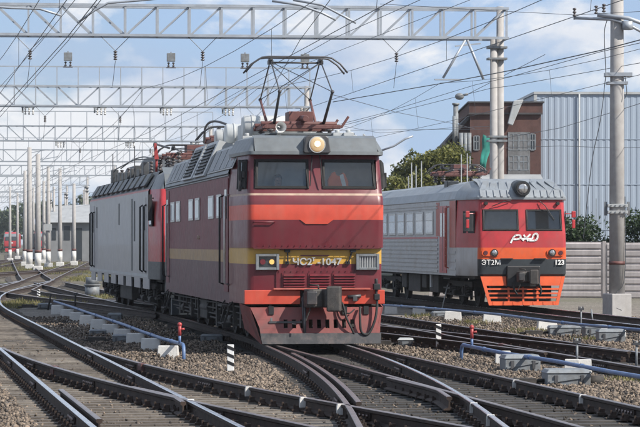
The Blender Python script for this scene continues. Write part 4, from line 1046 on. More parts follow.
for s in (-1, 1):
    x = s * 1.5
    def sb(nm, y0, y1, z0, z1, m, th=.015, par=L2, o=0.0):
        a, b = sorted((x + s * o, x + s * (o + th))); mb = MB(); mb.box(a, b, y0, y1, z0, z1); return mb.build(nm, m, par)
    sb('stripe', 2.5, LB - .3, 1.06, 1.14, 'lightgrey', .006)
    for (y0, y1) in ((3.0, 3.8), (LB - 2.2, LB - 1.4)):
        d_ = sb('door', y0, y1, 1.15, 3.25, 'sidegrey', .012); sb('door_window', y0 + .2, y1 - .2, 2.35, 3.0, 'darkglass', .02, d_)
        for yy in (y0 - .1, y1 + .1): mb = MB(); mb.tube([(x, yy, 1.2), (x + s * .08, yy, 1.25), (x + s * .08, yy, 3.0), (x, yy, 3.05)], .03, 6); mb.build('handrail', 'black', L2)
    w = sb('side_window', 1.25, 2.05, 2.45, 3.15, 'rubber', .02); sb('pane', 1.32, 1.98, 2.5, 3.1, 'darkglass', .03, w)
    for y0, z0, z1 in ((6.2, 2.05, 3.2), (7.0, 1.2, 3.28), (11.2, 2.55, 3.2), (LB - 3.4, 2.5, 3.2)): sb('wall_slot', y0, y0 + .3, z0, z1, 'charcoal', .012)
    mb = MB(); mb.box(x - .05 + s * .1, x + .05 + s * .1, .9, 1.0, 2.6, 3.3); mb.bar((x, 1.0, 3.2), (x + s * .1, .95, 3.2), .03, .03); mb.build('mirror', 'black', L2)
    for k in range(11):
        y = 3.4 + k * 1.75
        a = lambda u: (s * (1.49 - .28 * u), 3.5 + .45 * u)
        (xa, za), (xb, zb) = a(.12), a(.9); q = s * .06
        mb = MB(); mb.hexa([(xa, y, za), (xa, y + 1.15, za), (xb, y + 1.15, zb), (xb, y, zb), (xa + q, y, za + .03), (xa + q, y + 1.15, za + .03), (xb + q, y + 1.15, zb + .03), (xb + q, y, zb + .03)]); mb.build('roof_grille', 'charcoal', L2)
    for k in range(8):
        y = 2.2 + k * 2.6; sb('skirt_plate', y, y + 1.7, .74, 1.02, 'sidegrey', .03, o=-.03)
bogie(L2, [2.9, 5.0, 7.1], 1.1, .625, .7); bogie(L2, [15.6, 17.7, 19.8], 1.1, .625, .7)
mb = MB(); mb.box(-1.3, -.3, 9.4, 13.2, .3, .98); mb.box(.3, 1.3, 9.4, 13.2, .3, .98); mb.build('battery_box', 'under', L2, bevel=.03)
mb = MB(); mb.box(-1.25, 1.25, .35, .45, .55, 1.05); mb.box(-1.1, 1.1, .1, .3, .1, .55); mb.build('buffer_beam', 'charcoal', L2)
coupler(L2, .05, 1.0)
mb = MB(); mb.hexa([(-.8, 8, 4.05), (.8, 8, 4.05), (.8, 14.5, 4.05), (-.8, 14.5, 4.05), (-.55, 9, 4.62), (.55, 9, 4.62), (.55, 13.5, 4.62), (-.55, 13.5, 4.62)]); mb.build('roof_hood', 'darkroof', L2, bevel=.05)
mb = MB(); mb.hexa([(-.8, 15.5, 4.05), (.8, 15.5, 4.05), (.8, 19, 4.05), (-.8, 19, 4.05), (-.6, 16, 4.5), (.6, 16, 4.5), (.6, 18.5, 4.5), (-.6, 18.5, 4.5)]); mb.build('roof_hood', 'darkroof', L2, bevel=.05)
pantograph(L2, 5.0, False, 4.42)
mb = MB()
for x, y in ((-.6, 2.9), (.4, 2.9), (-.7, 6.9), (.6, 6.9), (-.4, 7.4), (0, 7.4)): insulator(mb, (x, y, 4.08), (x, y, 4.55), .08, 4)
mb.build('insulator', 'insul', L2)
mb = MB(); mb.hexa([(-1.11, 4.5, 4.35), (-.99, 4.5, 4.35), (-.99, 4.6, 4.35), (-1.11, 4.6, 4.35), (-1.12, 4.5, 4.8), (-1.06, 4.5, 4.8), (-1.06, 4.6, 4.8), (-1.12, 4.6, 4.8)]); mb.tube([(-1.05, 4.6, 4.0), (-1.05, 4.6, 4.45)], .04, 6); mb.build('pantograph_horn', 'redvalve', L2)
mb = MB(); mb.tube([(-.9, 7, 4.45), (-1.0, 12, 4.55), (-.9, 20, 4.45)], .02, 5); mb.tube([(-1.2, 9.5, 3.9), (-1.2, 9.5, 4.9)], .015, 5); mb.tube([(-1.2, 17, 3.9), (-1.2, 17, 4.9)], .015, 5); mb.build('roof_rail', 'darksteel', L2)
for k in range(9):
    y = 8.4 + k * 1.3; mb = MB(); w_ = R.uniform(.12, .3); mb.box(-1.05, -1.05 + w_, y, y + R.uniform(.3, .9), 4.0, 4.15 + R.uniform(.05, .3)); mb.build('roof_box', 'darkroof', L2, bevel=.02)
for k in range(7):
    y = 3.2 + k * 2.4; mb = MB(); insulator(mb, (-.85, y, 4.05), (-.85, y, 4.42), .07, 4); mb.build('insulator', 'insul', L2)
hose(L2, [(-.85, 7.5, 4.45), (-.85, 10.5, 4.6), (-.85, 14, 4.6), (-.85, 18, 4.45)], .02, 5, 'darksteel', 'busbar')
hose(L2, [(-.9, 2.6, 4.6), (-1.0, 4.5, 4.75), (-.95, 6.2, 4.85), (-.8, 7.2, 4.6)], .03, 6, 'darksteel', 'busbar')
# gangway between the two
mb = MB(); mb.box(-.45, .45, TL + .0, TL + .55, 1.0, 3.0); mb.build('gangway_bellows', 'rubber', LOC, bevel=.04)
mb = MB(); mb.box(-1.3, 1.3, TL - .02, TL + .12, .8, 1.15); mb.build('rear_beam', 'under', LOC)

# ------------------------------------------------------------------ commuter train
TE = math.atan(0.1435)
EMU = thing('commuter_train', 'silver-sided commuter train with red and orange front numbered 123', 'train', (6.2, 84.0, 0), TE)
We, Te, LE = 1.72, 1.9, 21.0
mb = MB()
XE = [1.24, .6, .12, 0, -.12, -.6, -1.24]
LVE = [(.99, .06, -.02, 2, 3), (1.05, .0, 0, 2, 3), (1.51, -.02, .01, 1, 3), (1.86, -.01, 0, 0), (2.37, .04, -.005, 0), (3.03, .16, -.03, 0), (3.34, .20, -.04, 0)]
cab_shell(mb, LVE, We, Te, 1.375, XE, lambda i, k: i == 4 and k in (5, 6, 9, 10))
mb.build('cab', ['emured', 'orange', 'charcoal', 'emuside'], EMU, fix=False)
# roof front: ribbed silver hood
mb = MB()
cab_shell(mb, [(3.33, .12, .03, 0), (3.40, .12, .03, 0), (3.62, .30, -.06, 0), (3.86, .95, -.30, 0), (4.0, 1.75, -.70, 0)], We, Te, 1.375, XE)
n_ = 21; top = len(mb.v) - n_; mb.f.append(tuple(range(top, top + n_))); mb.m.append(0); mb.sm.append(False)
mb.f.append(tuple(range(0, n_))); mb.m.append(0); mb.sm.append(False)
mb.build('roof_hood', 'emuroof', EMU)
for k in range(13):
    x = -1.26 + k * .21
    if abs(x) < .25: continue
    mb = MB(); tt = .02 * (x / 1.37) ** 2; mb.hexa([(x - .035, .10 + tt, 3.42), (x + .035, .10 + tt, 3.42), (x + .035, .16 + tt, 3.41), (x - .035, .16 + tt, 3.41), (x - .03, .27 + tt, 3.63), (x + .03, .27 + tt, 3.63), (x + .03, .34 + tt, 3.60), (x - .03, .34 + tt, 3.60)]); mb.build('roof_rib', 'emuroof', EMU)
for k in range(9):
    x = -1.2 + k * .3
    if abs(x) < .2: continue
    mb = MB(); xx = x * .80; mb.hexa([(x - .09, .33, 3.63), (x + .09, .33, 3.63), (x + .09, .38, 3.63), (x - .09, .38, 3.63), (xx - .08, .95, 3.92), (xx + .08, .95, 3.92), (xx + .08, 1.0, 3.88), (xx - .08, 1.0, 3.88)]); mb.build('roof_rib', 'emuroof', EMU)
mb = MB(); mb.tube([(0, .02, 3.66), (0, .8, 3.70)], .24, 22); hd = mb.build('headlamp', 'charcoal', EMU)
mb = MB(); mb.tube([(0, -.01, 3.66), (0, .03, 3.66)], .205, 22); mb.build('rim', 'black', hd)
mb = MB(); mb.ball((0, -.01, 3.66), .15, 18, 8, sq=(1, .25, 1)); mb.build('lens', 'lens', hd)
# body
mb = MB()
LSE = [(.98, We, 0), (3.33, We, 0), (3.36, We + .02, 1), (3.62, We - .10, 1), (3.86, We - .45, 1), (3.98, We - 1.0, 1), (4.0, 0, 1)]
side_loft(mb, [(Te, 0), (7, 0), (14, 0), (LE, 0)], LSE, (False, True), 0)
mb.build('side_wall', ['emuside', 'emuroof'], EMU, fix=False)
for s in (-1, 1):
    x = s * We
    def sb(nm, y0, y1, z0, z1, m, th=.015, par=EMU, o=0.0, bevel=0):
        a, b = sorted((x + s * o, x + s * (o + th))); mb = MB(); mb.box(a, b, y0, y1, z0, z1); return mb.build(nm, m, par, bevel=bevel)
    sb('red_panel', Te + .01, 2.9, 1.86, 3.32, 'redside', .008); sb('red_panel', 4.62, 5.2, 2.22, 3.3, 'redside', .008)
    for z in (1.2, 1.45, 1.7): sb('corrugation', Te + .02, 3.3, z - .04, z + .04, 'emuside', .02)
    for z in (1.1, 1.24, 1.38, 1.52, 1.66, 1.80, 1.94, 2.08): sb('corrugation', 4.9, LE - .1, z - .035, z + .035, 'emuside', .03)
    for z in (3.13, 3.22): sb('corrugation', 4.9, LE - .1, z - .02, z + .02, 'emuside', .02)
    sb('red_stripe', 4.9, LE - .1, 2.14, 2.20, 'emured', .012)
    d_ = sb('door', 3.35, 4.55, 1.05, 3.18, 'emured', .02); sb('door_leaf_gap', 3.92, 3.97, 1.1, 3.15, 'charcoal', .026, d_); sb('door_window', 3.5, 3.85, 2.2, 2.95, 'darkglass', .028, d_); sb('door_window', 4.05, 4.4, 2.2, 2.95, 'darkglass', .028, d_)
    for yy in (3.0, 3.2):
        mb = MB(); mb.tube([(x, yy, 1.2), (x + s * .09, yy, 1.25), (x + s * .09, yy, 3.1), (x, yy, 3.15)], .022, 6); mb.build('handrail', 'redside', EMU)
    for k in range(7): mb = MB(); z = 1.35 + k * .25; mb.tube([(x + s * .09, 3.0, z), (x + s * .09, 3.2, z)], .014, 5); mb.build('ladder_rung', 'redside', EMU)
    for y0 in (5.7, 7.5, 9.3, 11.1, 12.9, 14.7, 16.5):
        w = sb('side_window', y0, y0 + 1.35, 2.27, 3.03, 'silver', .022, bevel=.01); sb('pane', y0 + .08, y0 + 1.27, 2.34, 2.72, 'paleglass', .027, w); sb('pane', y0 + .08, y0 + 1.27, 2.75, 2.97, 'darkglass', .027, w); sb('mullion', y0 + .08, y0 + 1.27, 2.72, 2.75, 'silver', .034, w)
    # cab side window lies on the tapering side
    ax, ay, bx_, by = s * 1.41, .42, s * 1.60, 1.25
    def cs(nm, u0, u1, z0, z1, m, o, par):
        p = [(ax + (bx_ - ax) * u + s * o, ay + (by - ay) * u) for u in (u0, u1)]
        return quad(nm, [(p[0][0], p[0][1], z0), (p[1][0], p[1][1], z0), (p[1][0], p[1][1], z1), (p[0][0], p[0][1], z1)], m, par, .02)
    w = cs('cab_side_window', 0, 1.0, 2.30, 2.98, 'rubber', .012, EMU); cs('pane', .06, .94, 2.36, 2.92, 'darkglass', .018, w)
    mb = MB(); mb.box(s * 1.66 - .05, s * 1.66 + .05, .30, .36, 2.45, 2.72); mb.bar((s * 1.4, .4, 2.9), (s * 1.66, .33, 2.9), .025, .025); mb.box(s * 1.66 - .06, s * 1.66 + .06, .29, .37, 2.78, 2.98); mb.build('mirror', 'emured', EMU, bevel=.02)
    mb = MB(); mb.box(x - s * .2 - .1, x - s * .2 + .1, 3.4, 4.5, .55, .60); mb.box(x - s * .2 - .1, x - s * .2 + .1, 3.4, 4.5, .85, .90); mb.build('step', 'under', EMU)
    mb = MB()
    for (a, b, zz) in ((6.0, 7.6, .38), (8.2, 9.0, .5), (9.3, 11.6, .35), (12, 13, .45)): mb.box(*sorted((s * .9, s * 1.5)), a, b, zz, .96)
    mb.build('equipment_box', 'under', EMU, bevel=.03)
    mb = MB(); mb.box(s * 1.52 - .04, s * 1.52 + .04, 7.0, 7.22, .55, .95); mb.build('label_plate', 'lightgrey', EMU)
mb = MB(); mb.box(-1.4, 1.4, .5, LE - .2, .9, 1.0); mb.build('floor', 'under', EMU)
bogie(EMU, [2.9, 5.5], 1.12, .52, .62); bogie(EMU, [15.8, 18.4], 1.12, .52, .62)
# windscreens
for s in (-1, 1):
    c = [(s * .12, .047, 2.385), (s * 1.235, .065, 2.385), (s * 1.215, .178, 3.02), (s * .12, .162, 3.02)]
    if s < 0: c = [c[1], c[0], c[3], c[2]]
    w = window_frame(EMU, c, .045, 'rubber', .06, 'windscreen'); quad('pane', [Vector(p) + Vector((0, .01, 0)) for p in c], 'glass', w, .008)
    mb = MB(); mb.tube([(s * .9 - .35, .13, 3.28), (s * .9 - .2, .06, 3.15), (s * .95 + .05 * (s > 0), .07, 2.7)] if s > 0 else [(-.95, .12, 3.12), (-.6, .06, 3.26), (-.35, .12, 3.30)], .014, 5); mb.build('wiper', 'black', EMU)
    mb = MB(); mb.tube([(s * 1.12, .10, 3.21), (s * 1.12, .21, 3.21)], .055, 12); mb.build('marker_lamp', 'rubber', EMU)
    bx0 = s * .86
    mb = MB(); mb.prism([(s * u, v) for u, v in ((.80, 1.60), (1.22, 1.60), (1.29, 1.66), (1.29, 1.75), (1.22, 1.80), (.80, 1.80), (.74, 1.75), (.74, 1.66))], -.045, .05, 'y'); lb = mb.build('lamp_recess', 'orange', EMU)
    mb = MB(); mb.tube([(s * .90, -.07, 1.70), (s * .90, -.04, 1.70)], .115, 18); mb.build('rim', 'black', lb)
    mb = MB(); mb.ball((s * .90, -.07, 1.70), .085, 14, 6, sq=(1, .3, 1)); mb.build('lens', 'lens', lb)
    mb = MB(); mb.tube([(s * 1.17, -.06, 1.70), (s * 1.17, -.04, 1.70)], .068, 14); mb.build('tail_lens', 'maroon_dark', lb)
    mb = MB(); mb.box(s * .52 - .18, s * .52 + .18, -.12, .0, 1.505, 1.535); mb.build('step', 'black', EMU)
mb = MB(); mb.box(-1.55, 1.55, 1.8, 1.86, 1.1, 3.3); mb.build('cab_partition', 'inside', EMU)
mb = MB(); mb.box(-1.25, 1.25, .2, .7, 1.9, 2.42); mb.build('control_desk', 'desk', EMU, bevel=.03)
rot90 = (math.radians(90), 0, 0)
text('number', 'ЭТ2М', .21, 'white', EMU, (-1.0, -.04, 1.40), rot90, .006, 1.05, bold=.0)
text('number', '123', .20, 'white', EMU, (1.13, -.04, 1.40), rot90, .006, 1.05, bold=.006)
# white emblem below the windscreens, built from strokes
def stroke(mb, pts, w, y=.0, th=.012):
    for a, b in zip(pts, pts[1:]):
        a, b = Vector((a[0], a[1])), Vector((b[0], b[1])); t = (b - a).normalized(); n = Vector((-t.y, t.x)) * w / 2; a2, b2 = a - t * w * .3, b + t * w * .3
        q = [a2 - n, b2 - n, b2 + n, a2 + n]; mb.hexa([(p.x, y, p.y) for p in q] + [(p.x, y + th, p.y) for p in q])
mb = MB(); k = .052
stroke(mb, [(-.38, 2.01), (-.30, 2.17), (-.24, 2.23), (-.14, 2.245), (-.08, 2.225), (-.07, 2.18), (-.11, 2.135), (-.19, 2.115), (-.31, 2.115)], k, -.012)
stroke(mb, [(-.04, 2.13), (.26, 2.13)], k, -.013); stroke(mb, [(.03, 2.24), (.07, 2.17), (.0, 2.08)], k, -.014); stroke(mb, [(.22, 2.26), (.12, 2.17), (.15, 2.07)], k, -.015)
stroke(mb, [(.21, 2.075), (.36, 2.075), (.42, 2.10), (.455, 2.17), (.455, 2.25), (.42, 2.29), (.36, 2.28), (.31, 2.22), (.29, 2.14)], k, -.016)
mb.build('emblem', 'white', EMU)
coupler(EMU, -.15, .98, .9)
mb = MB(); mb.box(-.52, .52, -.10, .1, .66, 1.30); mb.build('coupler_pocket', 'black', EMU, bevel=.03)
hose(EMU, [(.45, -.12, .8), (.52, -.2, .6), (.5, -.2, .4)], .03); hose(EMU, [(-.35, -.12, .8), (-.3, -.2, .55), (-.2, -.18, .42)], .03)
# orange pilot made of slats
pl = empty('pilot', (0, 0, 0), 0, EMU)
def ep(x0, x1, z0, z1, x0b, x1b, nm, off=0.0, th=.04, m='orange'):
    mb = MB(); f = lambda z: -.12 + .14 * z + off
    mb.hexa([(x0, f(z0), z0), (x1, f(z0), z0), (x1, f(z0) + th, z0), (x0, f(z0) + th, z0), (x0b, f(z1), z1), (x1b, f(z1), z1), (x1b, f(z1) + th, z1), (x0b, f(z1) + th, z1)]); return mb.build(nm, m, pl)
wz = lambda z: 1.08 + .24 * (z - .1) / .88
ep(-wz(.70), wz(.70), .70, .98, -wz(.98), wz(.98), 'top_plate')
ep(-wz(.1), wz(.1), .10, .22, -wz(.22), wz(.22), 'bottom_plate')
for z in (.31, .44, .57): ep(-wz(z) + .02, wz(z) - .02, z, z + .05, -wz(z), wz(z), 'slat', .0)
for s in (-1, 1): ep(*sorted((s * wz(.1), s * (wz(.1) - .10))), .1, .98, *sorted((s * wz(.98), s * (wz(.98) - .10))), 'side_bar', -.006)
for x in (-.45, 0, .45): ep(x - .03, x + .03, .2, .72, x - .03, x + .03, 'upright', .03)
for k in range(7): x = -.95 + k * .315; ep(x - .02, x + .02, .11, .21, x - .02, x + .02, 'rivet_bar', -.012)
mb = MB(); mb.box(-.95, .95, .25, .6, .14, .95); mb.build('dark_backing_box', 'under', EMU, bevel=.03)  # dark box added so the space behind the pilot slats stays dark
# roof gear of the train
mb = MB(); mb.box(-1.35, -.95, 5.3, 5.8, 3.7, 4.02); mb.build('roof_vent', 'charcoal', EMU, bevel=.03)
pantograph(EMU, 10.5, False, 4.34)
for y in (5.2, 6.2, 13.5, 15.5):
    mb = MB(); mb.tube([(-.7, y, 3.9), (-.7, y, 4.9)], .02, 5); mb.build('roof_post', 'lightgrey', EMU)
mb = MB(); mb.box(-1.66, 1.66, LE, LE + .4, 1.0, 3.9); mb.build('gangway_bellows', 'rubber', EMU)
mb = MB(); side_loft(mb, [(LE + .4, 0), (LE + 19, 0)], LSE, (True, True), 0); mb.build('second_car', ['emuside', 'emuroof'], EMU, fix=False)

# ------------------------------------------------------------------ gantries over the yard
TG = math.radians(6)
ZB, ZT = 9.27, 10.32              # bottom and top chord
PAN = 1.125
POST = MB().box(-.035, .035, -.035, .035, ZB, ZT).mesh('post', 'galv')
def diag_mesh(up): 
    m = MB(); a, b = ((0, 0, ZB), (PAN, 0, ZT)) if up else ((0, 0, ZT), (PAN, 0, ZB)); m.bar(a, b, .055, .055); return m.mesh('brace', 'galv')
DIAG = {True: diag_mesh(True), False: diag_mesh(False)}
CROSS = MB().box(-.03, .03, -.4, .4, -.03, .03).mesh('cross_tie', 'galv')
def tapered_pole(parent, x, y, h, r0, r1, name='column', z0=GZ, m='concrete'):
    mb = MB(); mb.tube([(x, y, z0), (x, y, z0 + h * .5), (x, y, z0 + h)], [r0, (r0 + r1) / 2, r1], 18); return mb.build(name, m, parent)
GANTRIES = []
def gantry(xr, d, npan, label, full, frame=False, left_col=True):
    g = thing('overhead_line_gantry', label, 'gantry', (xr, d, 0), TG, 'lattice gantries spanning the yard')
    x0 = -npan * PAN
    for dy in (-.4, .4):
        for z in (ZB, ZT):
            mb = MB(); mb.box(x0 - .3, .08, dy - .05, dy + .05, z - .045, z + .045); mb.build('chord', 'galv', g)
        if full:
            for i in range(npan + 1): place(POST, 'post', g, (-i * PAN, dy, 0))
            for i in range(npan):
                up = (i < npan * .48)
                place(DIAG[up], 'brace', g, (-(i + 1) * PAN, dy + (.055 if dy < 0 else -.055), 0))
        else:
            mb = MB()
            for i in range(npan + 1): mb.box(-i * PAN - .035, -i * PAN + .035, dy - .035, dy + .035, ZB, ZT)
            for i in range(npan): mb.bar((-(i + 1) * PAN, dy, ZB if i < npan * .48 else ZT), (-i * PAN, dy, ZT if i < npan * .48 else ZB), .055, .055)
            tag(mb.build('lattice', 'galv', g), kind='stuff')
    if full:
        for i in range(npan + 1):
            for z in (ZB, ZT): place(CROSS, 'cross_tie', g, (-i * PAN, 0, z))
    cols = [(-.28, 0)] + ([(x0 + .3, 0)] if left_col else [])
    for cx, cy in cols:
        for q in (-.125, .125):
            tapered_pole(g, cx + q, cy + q * .5, ZT - GZ + .1 if q > 0 else ZB - GZ, .16, .125)
        mb = MB()
        for z in (ZB - .35, ZB - .75, 5.6, 5.75): mb.box(cx - .34, cx + .34, -.24, .24, z, z + .07)
        mb.build('clamp', 'machine', g)
    if frame:   # light rail on posts above the truss with junction boxes
        mb = MB(); mb.box(x0, 0, -.02, .02, ZT + 1.02, ZT + 1.08); mb.build('upper_rail', 'galv', g)
        for i in range(0, npan + 1): mb = MB(); mb.box(-i * PAN - .025, -i * PAN + .025, -.03, .03, ZT, ZT + 1.02); mb.build('upper_post', 'galv', g)
    GANTRIES.append(g); return g
col_line = lambda d: 6.58 - 0.144 * (d - 98)
ORD = ['nearest lattice gantry crossing the sky at the top of the picture', 'second nearest lattice gantry with grey boxes standing on its upper rail', 'third nearest lattice gantry, above the grey locomotive', 'fourth nearest lattice gantry across the yard', 'fifth nearest lattice gantry across the yard', 'sixth nearest lattice gantry across the yard', 'seventh nearest lattice gantry, far and hazy', 'eighth nearest lattice gantry, far and hazy', 'ninth nearest lattice gantry, farthest and hazy']
for i, lab in enumerate(ORD):
    d = 98 + 49.5 * i
    npan = [24, 22, 22, 22, 26, 30, 34, 36, 40][i]
    gantry(col_line(d), d, npan, lab, i < 3, i in (1, 2, 3), i > 2)
GM = [Matrix.Translation((g.location.x, g.location.y, 0)) @ Matrix.Rotation(TG, 4, 'Z') for g in GANTRIES]
def gantry_x(i, px):   # local x on gantry i seen at photo column px
    g = GANTRIES[i]; t = (px - 320) / F; c, s = math.cos(TG), math.sin(TG)
    # world x = gx + c*u ; y = gy + s*u ; x = t*y
    return (t * g.location.y - g.location.x) / (c - t * s)
# grey boxes on the upper rail and rows of insulators under the second gantry
for px in (68, 171, 245, 305):
    u = gantry_x(1, px); mb = MB(); z = ZT + 1.08
    mb.box(u - .22, u + .22, -.18, .18, z + .28, z + .72); mb.box(u - .03, u + .03, -.03, .03, z + .72, z + .8)
    bx = mb.build('junction_box', 'machine', GANTRIES[1], bevel=.015)
    mb = MB()
    for q in (-.13, .13): insulator(mb, (u + q, 0, z - .02), (u + q, 0, z + .28), .07, 2)
    mb.box(u - .25, u + .25, -.05, .05, z - .08, z - .03); mb.build('insulator', 'insul', bx)
for gi, pxs in ((1, (28, 100, 166, 228)), (2, (60, 130, 195))):
    for px in pxs:
        u = gantry_x(gi, px); mb = MB(); mb.box(u - .35, u + .35, -.05, .05, ZB - .10, ZB - .045); mb.box(u - .33, u - .24, -.06, .06, ZB - .36, ZB - .1)
        br = mb.build('bracket', 'machine', GANTRIES[gi]); mb = MB()
        for q in (-.14, .06, .26): insulator(mb, (u + q, 0, ZB - .1), (u + q, 0, ZB - .50), .06, 3)
        mb.build('insulator', 'whitecon', br)
# V-shaped suspension strings
def vhang(gi, px, drop=.55, rod=.35, tail=.9):
    u = gantry_x(gi, px); g = GANTRIES[gi]; mb = MB()
    mb.tube([(u - .5, -.4, ZB - .05), (u, -.4, ZB - drop)], .012, 5); mb.tube([(u + .5, -.4, ZB - .05), (u, -.4, ZB - drop)], .012, 5)
    mb.tube([(u, -.4, ZB - drop - rod), (u - .1, -.4, ZB - drop - rod - tail)], .010, 5)
    h = mb.build('suspension_string', 'wire', g, fix=False); mb = MB(); insulator(mb, (u, -.4, ZB - drop), (u, -.4, ZB - drop - rod), .075, 4); mb.build('insulator', 'insul', h)
for px in (30, 115, 202, 395): vhang(0, px)
for px in (45, 120, 255): vhang(1, px)
for px in (80, 150): vhang(2, px)
# A-shaped bracket under the first gantry near its column
u = gantry_x(0, 465); mb = MB(); zt_ = ZB - .18
mb.bar((u - .42, -.4, zt_ - .12), (u + .5, -.4, zt_ - .02), .05, .05); mb.tube([(u - .05, -.4, zt_ + .1), (u - .85, -.4, zt_ - 1.25)], .045, 7); mb.tube([(u + .02, -.4, zt_ + .1), (u + .6, -.4, zt_ - 1.28)], .05, 7)
mb.box(u - 1.15, u - .2, -.45, -.35, zt_ - 1.33, zt_ - 1.28); mb.build('hanging_bracket', 'galv', GANTRIES[0])

# ------------------------------------------------------------------ free-standing concrete poles
def pole(label, px, d, h, r=.2, base=True, group='concrete poles of the far yard', cat='pole'):
    p = thing('concrete_pole', label, cat, ((px - 320) * d / F, d, GZ), 0, group)
    mb = MB(); mb.tube([(0, 0, 0), (0, 0, h * .5), (0, 0, h)], [r, r * .85, r * .68], 16); mb.build('shaft', 'concrete', p)
    if base:
        mb = MB(); mb.box(-.36, .36, -.36, .36, 0, .42); mb.build('footing', 'whitecon', p, bevel=.04)
        mb = MB(); mb.tube([(0, 0, .4), (0, 0, 1.45)], r + .008, 16); mb.build('white_band', 'whitecon', p)
        mb = MB(); mb.tube([(0, 0, 1.5), (0, 0, 1.68)], r + .012, 16); mb.build('red_ring', 'panto', p)
    return p
PP = [(25, 268, 9.3, 'far concrete pole, leftmost of the cluster'), (29.5, 234, 10.4, 'tallest far concrete pole in the left cluster'), (38, 218, 9.3, 'thick far concrete pole third from the left in the cluster'),
      (43.8, 300, 9.0, 'thin far concrete pole just right of the thick one'), (48.3, 253, 9.3, 'far concrete pole with a sign plate on its shaft'), (60, 263, 9.4, 'far concrete pole standing alone right of the cluster'), (74, 275, 8.2, 'far concrete pole nearest the grey locomotive')]
PP += [(10, 330, 9.0, 'thin far mast standing right of the leftmost red train'), (17.5, 380, 9.2, 'very thin far mast between the red train and the pole cluster'), (33.5, 350, 9.3, 'very thin far mast in the gap behind the tallest pole'), (54, 340, 9.2, 'thin far mast just left of the lone concrete pole'), (67, 400, 9.0, 'very thin far mast between the lone pole and the last pole'), (84, 350, 9.0, 'thin far mast beside the grey locomotive roof edge')]
for px, d, h, lab in PP:
    p = pole(lab, px, d, h, .26 if d < 235 else .22 if d < 310 else .19)
    if 'sign' in lab: mb = MB(); mb.box(-.35, .35, -.29, -.24, 3.4, 4.0); mb.build('sign_plate', 'lightgrey', p)
    mb = MB(); mb.bar((-.05, 0, h - .5), (1.6, 0, h - .2), .06, .06); mb.bar((-.05, 0, h - 1.4), (1.2, 0, h - .9), .05, .05); mb.build('bracket_arm', 'galv', p)
# big pole at the right
BP = thing('concrete_pole', 'big concrete pole on a white block at the right edge', 'pole', ((617 - 320) * 80 / F, 80, GZ))
mb = MB(); mb.tube([(0, 0, .4), (0, 0, 6), (0, 0, 11.5)], [.235, .205, .18], 24); mb.build('shaft', 'concrete', BP)
mb = MB(); mb.box(-.32, .32, -.32, .32, -.05, .78); mb.build('footing', 'concrete', BP, rz=math.radians(20), bevel=.03)
mb = MB(); mb.tube([(0, 0, 1.62), (0, 0, 1.72)], .242, 24); mb.build('red_ring', 'panto', BP)
for z_ in (3.10, 3.29):
    mb = MB(); mb.box(-.29, .29, -.25, .25, z_, z_ + .09); mb.build('clamp', 'lightgrey', BP, bevel=.01)
    for x in (-.2, -.07, .07, .2): mb = MB(); mb.tube([(x, -.25, z_ + .045), (x, -.29, z_ + .045)], .022, 6); mb.build('bolt', 'machine', BP)
for x in (-.33, .33): mb = MB(); mb.box(x - .04, x + .04, -.05, .05, 3.05, 3.45); mb.build('clamp_bolt', 'machine', BP)
z7 = 2.25 + (243 - 75) * 80 / F
mb = MB(); mb.box(-.36, .42, -.24, .24, z7 - .05, z7 + .06); mb.box(-.3, .3, -.22, .22, z7 - .28, z7 - .2); mb.build('clamp', 'galv', BP)
zA = 2.25 + (243 - 20) * 80 / F
mb = MB(); mb.tube([(-1.25, -.1, zA + .05), (-.2, -.22, zA), (.25, -.22, zA - .12), (.85, -.25, zA - .45)], .045, 8); mb.tube([(-.6, -.24, zA + .13), (.3, -.26, zA + .03), (1.2, -.28, zA - .3)], .06, 8); mb.tube([(-1.25, -.1, zA), (-1.25, -.1, zA + .3)], .03, 6); mb.build('cross_arm', 'galv', BP)
mb = MB()
for x, zz in ((-1.25, .08), (-.62, .15), (-.4, .2)): insulator(mb, (x, -.15, zA + zz), (x, -.15, zA + zz + .28), .06, 3)
insulator(mb, (.83, -.25, zA - .47), (.83, -.25, zA - .75), .05, 3); mb.build('insulator', 'insul', BP)
mb = MB(); mb.tube([(.28, -.24, zA - .05), (.28, -.2, zA - .3)], .16, 10); mb.build('pulley', 'galv', BP)
for pts in ([(.1, -.3, .3), (-.16, -.38, .45), (-.05, -.3, .8), (.2, -.22, 1.3), (.23, -.05, 3.6)], [(-.3, -.15, zA), (-.38, -.15, z7 + 1.2), (-.34, -.15, z7)], [(-.34, -.15, z7), (-.5, -.2, z7 - 1.3), (-.75, -.2, 4.6), (-1.0, -.2, 2.4)], [(.2, -.2, z7), (.26, -.22, z7 - .5), (.2, -.22, z7 - .7)]): hose(BP, pts, .012, 5, 'wire', 'cable')

